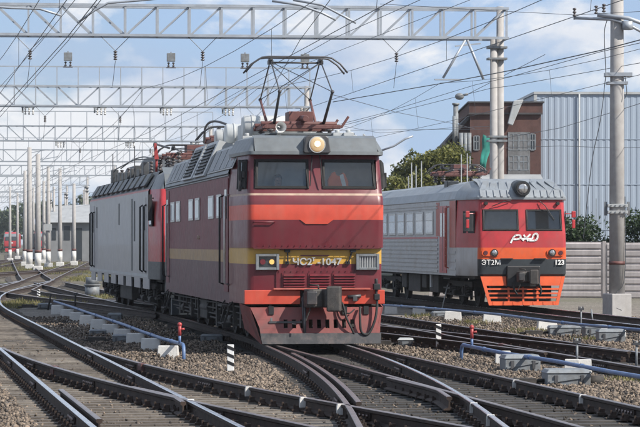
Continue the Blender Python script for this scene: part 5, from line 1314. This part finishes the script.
# ------------------------------------------------------------------ overhead wires
def catenary(a, b, sag, n=14):
    a, b = Vector(a), Vector(b); return [a.lerp(b, i / n) - Vector((0, 0, 4 * sag * (i / n) * (1 - i / n))) for i in range(n + 1)]
def wire(label, pts, r=.009, name='overhead_wire', group='overhead wires'):
    mb = MB(); mb.tube(pts, r, 5); return tag(mb.build(name, 'wire', fix=False), label, 'wire', group)
def wire_pair(label, fn, d0, sup, zc, zm, xo=0.0):
    """contact and messenger wire over a track; sup: support distances"""
    t = thing('catenary_wire', label, 'wire', (0, 0, 0), 0, 'overhead wires')
    cp = []; mp = []; dr = []
    st = [d0] + list(sup)
    for a, b in zip(st, st[1:]):
        n = 10
        for i in range(n + (b == st[-1])):
            d = a + (b - a) * i / n; u = i / n
            stag = .25 * (1 if st.index(a) % 2 else -1) * (1 - 2 * u)
            cp.append((fn(d) + xo + stag, d, zc)); mp.append((fn(d) + xo + stag * .4, d, zm - 4 * .75 * u * (1 - u)))
            if i % 2 == 1 and d < 260: dr.append((cp[-1], mp[-1]))
    mb = MB(); mb.tube(cp, .008, 5); mb.build('contact_wire', 'wire', t, fix=False)
    mb = MB(); mb.tube(mp, .008, 5); mb.build('messenger_wire', 'wire', t, fix=False)
    for a, b in dr: mb = MB(); mb.tube([a, b], .005, 4); mb.build('dropper', 'wire', t, fix=False)
sup = [98 + 49.5 * i for i in range(8)]
trFar = lambda d: trA(d) if d < 80 else -9.76 - .15 * (d - 80)
wire_pair('catenary over the left foreground turnout', trFar, 24, sup, 5.9, 7.4)
wire_pair('catenary over the maroon locomotive touching its raised pantograph', lambda d: -0.07 - .1435 * (d - 54), 24, sup, 5.93, 7.5)
wire_pair('catenary over the turnout right of the maroon locomotive', trE, 30, sup, 6.25, 7.5)
wire_pair('catenary over the commuter train', trF, 40, sup, 6.3, 7.7)
wire_pair('catenary over the track left of the nearest far track', lambda d: trFar(d) - 4.8, 60, sup, 6.1, 7.5)
wire_pair('catenary over the second track beyond the left turnout', lambda d: trFar(d) - 9.6, 80, sup, 6.2, 7.6)
for k_, nm_ in enumerate(('third', 'fourth', 'fifth')):
    wire_pair('catenary over the %s track beyond the left turnout' % nm_, (lambda q: lambda d: trFar(d) - q)(14.4 + 4.8 * k_), 98, sup, 6.2, 7.6)
def pw(label, pts, r=.013): return wire(label, [at(*p) for p in pts], r * .75)
pw('thick feeder cable sloping up to the right pole arm', [(333, 102, 112), (380, 94, 108), (450, 82, 98), (510, 70.6, 88), (600, 50.6, 78), (640, 40, 74), (760, 8, 66)], .022)
pw('thin cable just below the thick feeder cable', [(333, 126, 118), (380, 114, 110), (475, 85, 95), (510, 77, 88), (600, 52, 78), (640, 43, 74), (760, 10, 66)])
pw('lower cable rising to the right across the gantry column', [(333, 128, 120), (380, 116, 112), (490, 88.5, 97), (510, 86, 93), (640, 63, 78), (760, 38, 68)])
pw('cable sloping down to the right above the tree', [(330, 94, 62), (395, 112, 80), (455, 124, 95), (475, 129, 105)], .010)
pw('cable strung level along the top of the right pole', [(380, 4, 84), (510, 11.6, 82), (575, 15, 80), (640, 11.6, 79), (760, 2, 78)], .010)
pw('cable passing the right pole at mid height', [(505, 138, 100), (560, 128, 90), (620, 110, 80.5), (700, 84, 72)], .012)
pw('lower cable passing the right pole over the cladding', [(505, 148, 100), (560, 146, 90), (617, 148, 80.5), (700, 146, 74)], .010)
pw('cable sagging behind the pantograph towards the tree', [(300, 118, 160), (380, 133, 135), (450, 128, 112), (498, 126, 99)], .012)
pw('thin level cable above the tree', [(240, 131, 150), (380, 130, 130), (460, 129.5, 112), (498, 129, 99)], .010)
pw('steep paired cable at upper left, outer', [(97, 0, 60), (65, 40, 72), (30, 79, 86), (0, 112, 98)], .016)
pw('steep paired cable at upper left, inner', [(101, 0, 60), (68, 41, 72), (33, 80, 86), (0, 117, 98)], .012)
pw('cable slanting across the second gantry at left', [(75, 0, 58), (40, 43, 75), (0, 87, 96)], .011)
pw('cable rising right above the pantograph, upper', [(215, 105, 120), (330, 40, 84), (420, 0, 66)], .012)
pw('cable rising right above the pantograph, lower', [(150, 138, 150), (300, 66, 98), (470, 0, 66)], .010)
pw('cable crossing beside the pantograph, steep', [(260, 110, 110), (300, 40, 72), (330, 0, 60)], .012)
# tubular registration arms reaching into the top of the picture
def arm(label, pts, r=.035):
    mb = MB(); mb.tube([at(*p) for p in pts], r, 8); o = mb.build('registration_arm', 'galv'); tag(o, label, 'bracket arm', 'tubular bracket arms')
arm('dark tubular arm at the upper left corner', [(-40, 4, 84), (10, 8, 84), (40, 9, 84), (61, 15.5, 84)])
arm('pale bent tubular arm above the second one at upper left', [(79, 22, 82), (92, 12, 82), (108, 3, 82), (145, 0, 82), (180, -4, 82)])
arm('dark tubular arm above the pantograph', [(272, 1, 80), (300, 5, 80), (322, 13, 80), (336, 20, 80)])
arm('pale tubular arm above the pantograph', [(293, 0, 81), (322, 5, 81), (345, 17, 81), (356, 23, 81)])
arm('thin hooked arm beside the roof edge of the maroon locomotive', [(380, 151, 78), (394, 146, 78), (405, 139, 78), (413, 136, 78)], .028)

# ------------------------------------------------------------------ fence, hedge, trees, buildings
FD = thing('concrete_fence', 'ribbed concrete panel fence behind the right pole', 'fence')
M['fencepink'] = mat('pinkish_fence_concrete', (0.43, 0.395, 0.39), 0.85, var=0.18, scale=1.6, coords='World', streak=0.4, dirt=(0.27, 0.25, 0.245), dscale=0.9, bump=0.12, bscale=25)
dirf = Vector((.966, -.22)).normalized(); af = math.atan2(dirf.y, dirf.x); F0 = Vector((4.6, 114.0))
Lp, Hp = 3.6, 2.3
panel_me = MB().box(0, Lp - .14, -.05, .05, 0, Hp).mesh('panel', 'fencepink')
rib_me = MB().hexa([(.06, -.10, .03), (Lp - .2, -.10, .03), (Lp - .2, -.049, 0), (.06, -.049, 0), (.06, -.10, .20), (Lp - .2, -.10, .20), (Lp - .2, -.049, .24), (.06, -.049, .24)]).mesh('rib', 'fencepink')
post_me = MB().box(-.06, .06, -.08, .10, 0, 2.33).mesh('post', 'fencepink')
for k in range(8):
    q = F0 + dirf * (k * Lp)
    p = place(panel_me, 'panel', FD, (q.x + dirf.x * .07, q.y + dirf.y * .07, GZ + R.uniform(-.03, .03)), af + R.uniform(-.006, .006))
    for j in range(8): place(rib_me, 'rib', p, (0, 0, .04 + j * .283))
    place(post_me, 'post', FD, (q.x, q.y, GZ), af)
def foliage_cloud(lumps, dens, size, m, name, parent, tone_fn=None, shell=.55):
    P = []; T = []
    for (c, r) in lumps:
        n = int(dens * r[0] * r[1] * r[2] ** .5) + 8
        u = NR.normal(size=(n, 3)); u /= np.linalg.norm(u, axis=1)[:, None]
        rad = (shell + (1 - shell) * NR.uniform(0, 1, n)) * NR.uniform(.8, 1.12, n)
        P.append(np.array(c) + u * rad[:, None] * np.array(r)); T.append(np.clip(NR.normal(.45 + R.uniform(-.15, .15), .22, n), 0, 1))
    me = leaf_cloud(name, np.concatenate(P), size, m, np.concatenate(T)); return place(me, name, parent)
def tree(label, x, d, h, rx, rz, leafm='leaf', n=26, size=.16, dens=260, seed=0, group=None):
    t = thing('tree', label, 'tree', (x, d, GZ), 0, group)
    q = random.Random(seed); mb = MB(); zc = h - rz; mb.tube([(0, 0, 0), (.1, .05, zc * .5), (0, .1, zc)], [.16 * h / 6, .12 * h / 6, .07 * h / 6], 9)
    lumps = []
    for k in range(n):
        a = q.uniform(0, 6.28); e = q.uniform(-.75, 1); rr = q.uniform(.35, .95)
        c = (rx * rr * math.cos(a) * math.sqrt(1 - min(.95, e * e) * .8), rx * rr * math.sin(a) * .8, zc + rz * .8 * e); s = q.uniform(.16, .36) * min(rx, rz)
        lumps.append((c, (s * q.uniform(.8, 1.5), s, s * q.uniform(.7, 1.1))))
        if k % 3 == 0: mb.tube([(0, .1, zc * q.uniform(.6, 1)), (c[0] * .5, c[1] * .5, (zc + c[2]) / 2), c], [.05 * h / 6, .03 * h / 6, .012], 6)
    mb.build('trunk', 'bark', t)
    foliage_cloud(lumps, dens, size, M[leafm], 'crown', t)
tree('olive-green tree behind the commuter train, below the brick building', 5.6, 140, 7.35, 2.3, 2.9, n=70, size=.11, dens=1000, seed=3)
tree('small tree at the left of the olive-green tree, beside the cab', 3.75, 132, 5.6, 1.1, 1.7, n=34, size=.11, dens=1000, seed=5)
tree('low bushy tree against the brick building', 7.4, 146, 6.9, 1.5, 2.4, n=44, size=.11, dens=1000, seed=9)
hd_ = thing('hedge', 'dark green hedge above the concrete fence', 'hedge', (0, 0, 0))
lumps = []
for k in range(150):
    q = F0 + dirf * R.uniform(2, 26); z = R.uniform(1.0, 3.15); lumps.append(((q.x, q.y + 2.4 + R.uniform(-.6, .6), z), (R.uniform(.6, 1.1), R.uniform(.6, .9), R.uniform(.4, .7))))
foliage_cloud(lumps, 900, .085, M['leafdark'], 'foliage', hd_, shell=.4)
for k in range(12):
    q = F0 + dirf * (2.5 + k * 2.1); mb = MB(); mb.tube([(q.x, q.y + 2.4, GZ), (q.x + .1, q.y + 2.4, 1.5), (q.x, q.y + 2.5, 2.6)], [.06, .05, .02], 6); mb.build('stem', 'bark', hd_)
# corrugated building
CB = thing('warehouse', 'large blue-grey corrugated metal warehouse at the right', 'building', (14.25, 182, GZ), math.radians(2))
mb = MB(); Hc = 12.1; Lc = 26.0
xs_ = []; x = 0.0
while x < Lc: xs_ += [(x, 0), (x + .05, -.022), (x + .23, -.022), (x + .28, 0)]; x += .42
vs = [(a, b, 0) for a, b in xs_] + [(a, b, Hc) for a, b in xs_]; n_ = len(xs_)
mb.add(vs, [(i, i + 1, n_ + i + 1, n_ + i) for i in range(n_ - 1)]); mb.build('front_wall', 'corr', CB, fix=False)
mb = MB(); mb.box(-.01, .12, .02, 30, 0, Hc); mb.box(Lc - .2, Lc, .05, 30, 0, Hc); mb.box(0, Lc, 29.9, 30, 0, Hc); mb.build('side_wall', 'corr', CB)
mb = MB(); mb.box(-.12, Lc, -.14, 30, Hc, Hc + .16); mb.build('roof', 'lightgrey', CB)
mb = MB(); mb.box(-.1, .1, -.10, .08, 0, Hc); mb.build('corner_trim', 'lightgrey', CB)
for z_ in (3.1, 6.1, 9.1): mb = MB(); mb.box(.1, Lc - .1, -.045, -.026, z_, z_ + .05); mb.build('sheet_joint', 'corr', CB)
for x in (2.9, 5.6): mb = MB(); mb.tube([(x, -.15, 0), (x, -.15, Hc)], .06, 8); mb.build('downpipe', 'lightgrey', CB)
for x in (4.0, 7.2, 9.5): mb = MB(); mb.tube([(x, -.35, 1.5), (x, -.35, 5.2)], .02, 5); mb.build('conduit', 'machine', CB)
# brick building
DB = 176.0
BB = thing('brick_building', 'old red brick building with dark roof behind the gantry column', 'building', ((470 - 320) * DB / F, DB, GZ), 0)
px2 = lambda p: (p - 470) * DB / F
py2 = lambda y: 2 - (y - 243) * DB / F - GZ
mb = MB(); mb.box(0, px2(541), 0, 14, 0, py2(113.5)); mb.build('wall', 'brick', BB)
mb = MB(); mb.box(-.05, px2(541) + .1, -.12, 14, py2(113.5), py2(103)); mb.build('parapet', 'brick', BB)
mb = MB(); mb.box(-.15, px2(541) + .2, -.25, 14, py2(103), py2(101.6)); mb.box(-.1, px2(541) + .1, -.2, .0, py2(114.6), py2(112.8)); mb.build('cornice', 'tarpaper', BB)
mb = MB(); x0 = px2(446); mb.hexa([(x0, .5, 0), (-.02, .5, 0), (-.02, 12, 0), (x0, 12, 0), (x0, .5, py2(147)), (-.02, .5, py2(118)), (-.02, 12, py2(118)), (x0, 12, py2(147))]); mb.build('lower_wing', 'brick', BB)
mb = MB(); mb.hexa([(x0 - .3, .2, py2(150)), (-.04, .2, py2(119)), (-.04, 12, py2(119)), (x0 - .3, 12, py2(150)), (x0 - .3, .2, py2(146)), (-.04, .2, py2(114.6)), (-.04, 12, py2(114.6)), (x0 - .3, 12, py2(146))]); mb.build('roof', 'tarpaper', BB)
for wx0, wx1, wy0, wy1 in ((509, 518, 134, 150), (519.5, 528, 134, 150), (509, 518, 156, 170), (519.5, 528, 156, 170), (474, 479, 136, 150), (530, 535, 134, 150)):
    a, b, c, d_ = px2(wx0), px2(wx1), py2(wy1), py2(wy0)
    mb = MB(); mb.box(a, b, -.03, .03, c, d_); w = mb.build('window', 'darkglass', BB); mb = MB()
    for q in ((a - .05, a + .03, c, d_), (b - .03, b + .05, c, d_), ((a + b) / 2 - .03, (a + b) / 2 + .03, c, d_)): mb.box(q[0], q[1], -.07, -.03, q[2], q[3])
    for zz in (c, d_, c + (d_ - c) * .6): mb.box(a + .03, b - .03, -.068, -.03, zz - .035, zz + .035)
    mb.build('frame', 'machine', w)
mb = MB(); mb.box(px2(508), px2(530), -.05, -.01, py2(176), py2(132)); mb.build('plaster_bay', 'baygrey', BB)
mb = MB(); mb.tube([(px2(456), .2, py2(150)), (px2(456), .2, py2(104))], .17, 10); mb.tube([(px2(456), .2, py2(105)), (px2(456), .2, py2(103))], .24, 10); mb.tube([(px2(454.3), .0, py2(148)), (px2(454.3), 0, py2(116))], .12, 8); mb.build('flue', 'machine', BB)
for p in (461, 465, 469): mb = MB(); mb.tube([(px2(p), -.2, py2(165)), (px2(p), -.2, py2(133))], .15, 10); mb.build('pipe', 'machine', BB)
mb = MB(); mb.hexa([(px2(507), -.6, py2(124)), (px2(512), -.6, py2(126)), (px2(512), -.2, py2(126)), (px2(507), -.2, py2(124)), (px2(513), -.6, py2(101)), (px2(523), -.6, py2(100)), (px2(523), -.2, py2(100)), (px2(513), -.2, py2(101))]); mb.build('duct', 'lightgrey', BB, bevel=.05)
# teal netting sheet, hanging, and pale lean-to
mb = MB(); nn = 7
for j in range(nn + 1):
    for i in range(5):
        u, v = i / 4, j / nn; px_ = 479.5 + (5 + 6 * v) * u + 2.5 * v + R.uniform(-.7, .7); py_ = 166 - 31 * v + R.uniform(-1.2, 1.2) + 2.5 * u
        mb.v.append((px2(px_), -.9 - .05 * math.sin(i * 2.1 + j), py2(py_)))
for j in range(nn):
    for i in range(4): a = j * 5 + i; mb.f.append((a, a + 1, a + 6, a + 5)); mb.m.append(0); mb.sm.append(True)
tn = mb.build('netting', 'teal', fix=False); tn.location = BB.location; sd = tn.modifiers.new('solid', 'SOLIDIFY'); sd.thickness = .03; tag(tn, 'torn teal netting hanging on the brick wall beside the gantry column', 'netting')
LT = thing('shed', 'pale lean-to shed between the gantry column and the warehouse', 'shed', BB.location)
mb = MB(); a, b = px2(478), px2(537); mb.hexa([(a, -4, 0), (b, -4, 0), (b, -.4, 0), (a, -.4, 0), (a, -4, py2(187)), (b, -4, py2(187)), (b, -.4, py2(176)), (a, -.4, py2(176))]); mb.build('wall', 'wallpale', LT)
mb = MB(); mb.hexa([(a - .2, -4.3, py2(188)), (b + .2, -4.3, py2(188)), (b + .2, -.4, py2(176.5)), (a - .2, -.4, py2(176.5)), (a - .2, -4.3, py2(186)), (b + .2, -4.3, py2(186)), (b + .2, -.4, py2(174.5)), (a - .2, -.4, py2(174.5))]); mb.build('roof', 'slate', LT)
# thin posts behind the train's roof
for i, (px, y0, y1) in enumerate(((408.5, 190, 176), (412, 189, 175), (416, 187, 166), (470, 180, 156), (479, 182, 168))):
    p0, p1 = at(px, 250, 128), at(px, y1, 128); mb = MB(); mb.tube([p0, p1], .035, 6); tag(mb.build('thin_post', 'machine'), ['short thin post before the tree, leftmost', 'short thin post before the tree, second from left', 'thin post before the tree, tallest of the left three', 'thin post before the tree near the brick building', 'thin post beside the teal netting'][i], 'post', 'thin posts behind the commuter train')
# suspended lamp
o = thing('street_lamp', 'dark egg-shaped lamp hanging from a cable above the brick building', 'lamp', at(459.5, 96.5, 112))
mb = MB(); mb.ball((0, 0, 0), .19, 12, 8, sq=(1, .9, .75)); mb.build('lamp_housing', 'machine', o); mb = MB(); mb.tube([(.12, 0, .05), (.35, 0, .10)], .05, 7); mb.tube([(.35, 0, .1), (3.0, -6, 1.3)], .012, 5); mb.build('stem', 'machine', o)

# far left: warehouse, red trains, tree line
FW = thing('warehouse', 'low grey warehouse far behind the concrete poles', 'building', ((50 - 320) * 335 / F, 335, GZ))
fxp = lambda p: (p - 50) * 335 / F; fzp = lambda y: 2 - (y - 243) * 335 / F - GZ
mb = MB(); mb.box(0, fxp(120), 0, 20, 0, fzp(222)); mb.build('wall', 'wallpale', FW)
mb = MB(); mb.hexa([(-.4, -.6, fzp(222.5)), (fxp(121), -.6, fzp(222.5)), (fxp(121), 20, fzp(222.5)), (-.4, 20, fzp(222.5)), (-.4, 8, fzp(205)), (fxp(121), 8, fzp(202)), (fxp(121), 12, fzp(202)), (-.4, 12, fzp(205))]); mb.build('roof', 'slate', FW)
for a, b, c in ((72, 82, 228), (52, 56, 228), (64, 70, 226)): mb = MB(); mb.box(fxp(a), fxp(b), -.05, .02, 0 if c == 228 and a == 72 else fzp(240), fzp(c)); mb.build('door' if a == 72 else 'window', 'charcoal', FW)
def far_train(label, px, d, white=True):
    t = thing('red_train', label, 'train', ((px - 320) * d / F, d, 0), math.radians(5), 'far red trains')
    mb = MB(); cab_shell(mb, [(.95, .1, 0, 1), (1.3, 0, 0, 0), (2.4, .0, 0, 0), (3.2, .25, 0, 2), (3.9, .4, -.1, 0), (4.25, 1.2, -.5, 2)], 1.55, 2.2, 1.42, [1.2, .6, .1, 0, -.1, -.6, -1.2]); n_ = 21; top = len(mb.v) - n_; mb.f.append(tuple(range(top, top + n_))); mb.m.append(2); mb.sm.append(False)
    mb.build('cab', ['emured', 'charcoal', 'emuroof'], t, fix=False)
    mb = MB(); side_loft(mb, [(2.2, 0), (22, 0)], [(.95, 1.55, 0), (3.9, 1.5, 1), (4.25, .8, 1), (4.3, 0, 1)], (False, True)); mb.build('side_wall', ['emured', 'emuroof'], t, fix=False)
    quad('windscreen', [(-1.2, -.02, 2.5), (1.2, -.02, 2.5), (1.1, .2, 3.3), (-1.1, .2, 3.3)], 'darkglass', t)
    mb = MB(); mb.box(-.4, .4, -.05, -.01, 1.9, 2.15); mb.build('emblem', 'white', t)
    mb = MB(); mb.box(-1.2, 1.2, .05, .3, .25, .95); mb.build('pilot', 'emured', t)
    bogie(t, [3.5, 6.1], 1.1, .55, .62)
far_train('tiny red train far away at the left edge', 11, 560); far_train('tiny red train half hidden behind the far concrete poles', 36, 545)
for i, (px, d, h, rx) in enumerate(((-10, 640, 11, 9), (28, 660, 12.5, 10), (62, 620, 11.5, 9), (95, 650, 13, 10), (130, 640, 11, 9), (165, 660, 12, 9))):
    tree('far hazy tree, number %s from the left in the tree line' % ['one', 'two', 'three', 'four', 'five', 'six'][i], (px - 320) * d / F, d, h, rx, h * .56, 'leaffar', 30, .55, 26, 20 + i, 'far tree line')

# ------------------------------------------------------------------ track-side objects
def pipe_run(label, pts, riser, valve=None):
    p = thing('pneumatic_pipe', label, 'pipe')
    mb = MB(); P = list(pts)
    if riser:
        x, y, z = P[0]; dx = Vector(P[0]) - Vector(P[1]); dx.normalize()
        P = [(x + dx.x * .22, y + dx.y * .22, GZ - .1), (x + dx.x * .22, y + dx.y * .22, z - .12), (x + dx.x * .17, y + dx.y * .17, z - .03), (x + dx.x * .06, y + dx.y * .06, z)] + P
    mb.tube(P, .035, 10); mb.build('pipe', 'bluepipe', p)
    for a, b in list(zip(pts, pts[1:]))[::1]:
        a, b = Vector(a), Vector(b); c = a.lerp(b, .5); t = (b - a).normalized() * .06; mb = MB(); mb.tube([c - t, c + t], .045, 10); mb.build('coupling', 'bluepipe', p)
    if valve:
        x, y, z = valve; mb = MB(); mb.tube([(x, y, z), (x, y, z + .16)], .026, 8); mb.build('riser', 'bluepipe', p)
        mb = MB(); mb.tube([(x, y, z + .16), (x, y, z + .36)], .032, 8); mb.ball((x, y, z + .37), .045, 8, 5); mb.tube([(x, y, z + .27), (x + .09, y - .02, z + .29)], .022, 6); mb.build('valve', 'redvalve', p)
    return p
lp = lambda d: -2.6 - .159 * (d - 52)
pipe_run('long blue pipe on white blocks left of the maroon locomotive', [(lp(d), d, .07 + .015 * math.sin(d)) for d in (52, 56, 60, 65, 70, 76, 83, 91)], True, (lp(52.3) - .02, 52.3, .08))
rp = lambda d: 2.72 - .16 * (d - 52)
pipe_run('blue pipe running right across the ballast in front of the brown turnout', [(rp(d), d, .06 + .01 * math.sin(d)) for d in (52, 48.5, 45, 41.5, 38, 34)], True, (rp(51.3), 51.3, .06))
ep_ = [(384, 305, 84), (420, 307.5, 80.5), (451, 310, 77.5), (500, 314.5, 72.6), (545, 320.5, 67.3), (581, 324.6, 64), (640, 329.7, 60.3), (720, 337, 55.6)]
pipe_run('blue pipe crossing in front of the commuter train', [tuple(at(*q)) for q in ep_], False)
BLK = MB().hexa([(-.21, -.10, 0), (.21, -.10, 0), (.21, .10, 0), (-.21, .10, 0), (-.19, -.08, .30), (.19, -.08, .30), (.19, .08, .30), (-.19, .08, .30)]).mesh('concrete_block', 'whitecon')
def block(label, x, y, s=1.0, rz=0.0, grp='white concrete blocks under the pipes'):
    o = place(BLK, 'concrete_block', None, (x, y, GZ - .01), rz, .012); o.scale = (s, s, R.uniform(.9, 1.05)); tag(o, label, 'block', grp); return o
num = ['first', 'second', 'third', 'fourth', 'fifth', 'sixth', 'seventh', 'eighth', 'ninth', 'tenth', 'eleventh']
for i, d in enumerate((53.4, 56.8, 60.3, 63.6, 67, 70.6, 74.5, 78.5, 82.5, 87)):
    block('white concrete block under the left blue pipe, %s from its bent end' % num[i], lp(d) - .12, d - .1, 1.0, R.uniform(-.1, .1))
for i, (px, py, s) in enumerate(((391, 313.5, 1), (419, 314.5, 1), (453, 321.5, 1.2), (492, 324, 1.25), (547, 331, 1.25), (613, 340, 1.5))):
    d = 2.25 * F / (py - 243); block('white concrete block by the pipe before the commuter train, %s from the left' % num[i], (px - 320) * d / F, d, s, R.uniform(-.15, .15), 'white blocks before the commuter train')
for i, (px, py, lab) in enumerate(((503, 367, 'white concrete block left of the ribbed grey box'), (572, 377, 'white concrete block behind the long grey machine, left one'), (584, 377, 'white concrete block behind the long grey machine, right one'))):
    d = 2.25 * F / (py - 243); block(lab, (px - 320) * d / F, d, .62 if i else .7, R.uniform(-.15, .15))
# striped marker posts
def marker(label, px, py, h, r=.055):
    d = 2.25 * F / (py - 243); o = thing('marker_post', label, 'marker post', ((px - 320) * d / F, d, GZ), R.uniform(-.2, .2), 'striped marker posts')
    mb = MB(); mb.box(-r, r, -r, r, 0, h); mb.build('post', 'white', o, bevel=.008); q = r + .003
    n = 4
    for k in range(n):
        z = .02 + k * h / n; tilt = .05 if k else 0; mb = MB()
        mb.hexa([(-q, -q, z + tilt), (q, -q, z), (q, q, z), (-q, q, z + tilt), (-q, -q, z + h * .11 + tilt), (q, -q, z + h * .11), (q, q, z + h * .11), (-q, q, z + h * .11 + tilt)]); mb.build('band', 'black', o)
marker('black and white striped post left of the maroon locomotive', 230.5, 375, .52); marker('black and white striped post right of the maroon locomotive', 438.5, 351, .56); marker('tiny striped post far left between the tracks', 38.5, 300, .42)
# switch machines and grey boxes
def machine(label, px, py, w, dp, h, rz, style=0, grp='grey trackside boxes'):
    d = 2.25 * F / (py - 243); o = thing('switch_machine' if style else 'trackside_box', label, 'trackside box', ((px - 320) * d / F, d, GZ), rz, grp)
    mb = MB(); mb.box(-w / 2, w / 2, -dp / 2, dp / 2, .03, h * .8); mb.build('body', 'machine', o, bevel=.015)
    mb = MB(); mb.hexa([(-w / 2 - .02, -dp / 2 - .02, h * .8), (w / 2 + .02, -dp / 2 - .02, h * .8), (w / 2 + .02, dp / 2 + .02, h * .8), (-w / 2 - .02, dp / 2 + .02, h * .8), (-w / 2 + .03, -dp / 2 + .03, h), (w / 2 - .03, -dp / 2 + .03, h), (w / 2 - .03, dp / 2 - .03, h), (-w / 2 + .03, dp / 2 - .03, h)]); mb.build('lid', 'lightgrey' if style == 2 else 'machine', o, bevel=.012)
    for x in (-w * .3, w * .3): mb = MB(); mb.box(x - .025, x + .025, -dp / 2 - .03, -dp / 2, h * .3, h * .7); mb.build('latch', 'darksteel', o)
    mb = MB(); mb.bar((-w * .45, -dp / 2 - .012, h * .35), (w * .45, -dp / 2 - .012, h * .65), .02, .03); mb.box(-w / 2 - .05, w / 2 + .05, -dp / 2 + .05, dp / 2 - .05, 0, .03); mb.build('rib', 'machine', o)
    if style:
        mb = MB(); mb.tube([(-w / 2, 0, h * .4), (-w / 2 - .7, -.1, h * .35)], .03, 7); mb.box(-w / 2 - .55, -w / 2 - .15, -.15, .1, .05, .16); mb.tube([(w / 2, .02, h * .35), (w / 2 + .25, .02, h * .35)], .09, 9); mb.build('drive_rod', 'under', o)
    return o
machine('ribbed grey box beside the blue pipe, right foreground', 520, 374, .62, .45, .34, .15)
machine('long grey switch machine in the right foreground', 566, 388, .68, .5, .30, .1, 1)
machine('grey box beside the right end of the pipe before the commuter train', 595, 339, .55, .45, .34, .1)
machine('grey box next to the white blocks near the right pole', 610.5, 344, .6, .4, .34, .08)
machine('long low grey switch machine near the right pole', 564, 337, .75, .45, .28, .05, 1)
machine('grey box under the pipe beneath the commuter train side', 440, 318.5, .46, .4, .22, .1)
machine('small concrete-grey box right of the maroon locomotive pilot', 406, 348, .34, .4, .22, -.05, 2)
machine('dark switch machine left of the blue pipe bend', 122, 344, .42, .4, .22, .05, 1)
machine('grey box beside the left blue pipe, nearer the grey locomotive', 115, 322, .4, .4, .26, .0)
machine('small switch machine behind the left blue pipe end', 212, 343, .5, .4, .2, .0, 1)
machine('far switch machine left of the red valve', 45, 309, .45, .4, .2, .0, 1)
machine('grey box between the left turnout and the blue pipe', 98, 336, .4, .35, .16, .1)
mb = MB(); d_ = 2.25 * F / (296 - 243)
br = thing('barrel', 'dark blue-grey barrel beside the grey locomotive', 'barrel', ((100 - 320) * d_ / F, d_ - 4, GZ)); mb.tube([(0, 0, 0), (0, 0, .5)], .3, 16); mb.tube([(0, 0, .5), (0, 0, .56)], .34, 16); mb.tube([(0, 0, .56), (0, 0, .85)], .27, 16); mb.build('drum', 'machine', br)
# thin trackside posts
def tpost(label, px, py, h, lean=0.0, clamp=True, m='machine', r=.022):
    d = 2.25 * F / (py - 243); o = thing('thin_post', label, 'post', ((px - 320) * d / F, d, GZ), 0, 'thin trackside posts')
    mb = MB(); mb.tube([(0, 0, 0), (lean, 0, h)], r, 7); mb.build('rod', m, o)
    if clamp: mb = MB(); mb.box(lean - .07, lean + .07, -.04, .04, h * .86, h * .94); mb.tube([(lean - .05, 0, h * .94), (lean - .05, 0, h * 1.02)], .018, 6); mb.tube([(lean + .05, 0, h * .94), (lean + .05, 0, h * 1.02)], .018, 6); mb.build('clamp', 'darksteel', o)
tpost('thin grey post with clamp behind the long switch machine', 577, 373, .60)
tpost('thin grey post with clamp at the right edge', 636.5, 373, .56)
tpost('thin post beside the grey boxes near the right pole, left one', 581, 331, .62); tpost('thin leaning post near the right pole, right one', 593.5, 328, .5, -.06, False)
tpost('leaning pale rod beside the commuter train side', 441, 313, .9, .22, False, 'lightgrey')
tpost('thin post in front of the orange pilot of the train', 502, 310, .78, 0, True)
tpost('dark leaning lever left of the grey locomotive', 48, 310, .55, .1, False, 'under', .03); tpost('dark upright lever left of the grey locomotive', 75, 309, .55, .02, True, 'under', .03)
# air: a box of thin haze round the whole yard
hz = MB(); hz.box(-2510, 2510, -310, 4010, -1.4, 17); h = hz.build('haze', 'white'); h.data.materials.clear()
hm = bpy.data.materials.new('thin_air'); hm.use_nodes = True; n, l = hm.node_tree.nodes, hm.node_tree.links
n.remove(n['Principled BSDF']); pv_ = n.new('ShaderNodeVolumePrincipled'); pv_.inputs['Color'].default_value = (.80, .87, .95, 1); pv_.inputs['Density'].default_value = .00016; pv_.inputs['Anisotropy'].default_value = .2
l.new(pv_.outputs[0], n['Material Output'].inputs['Volume']); h.data.materials.append(hm); tag(h, kind='stuff')
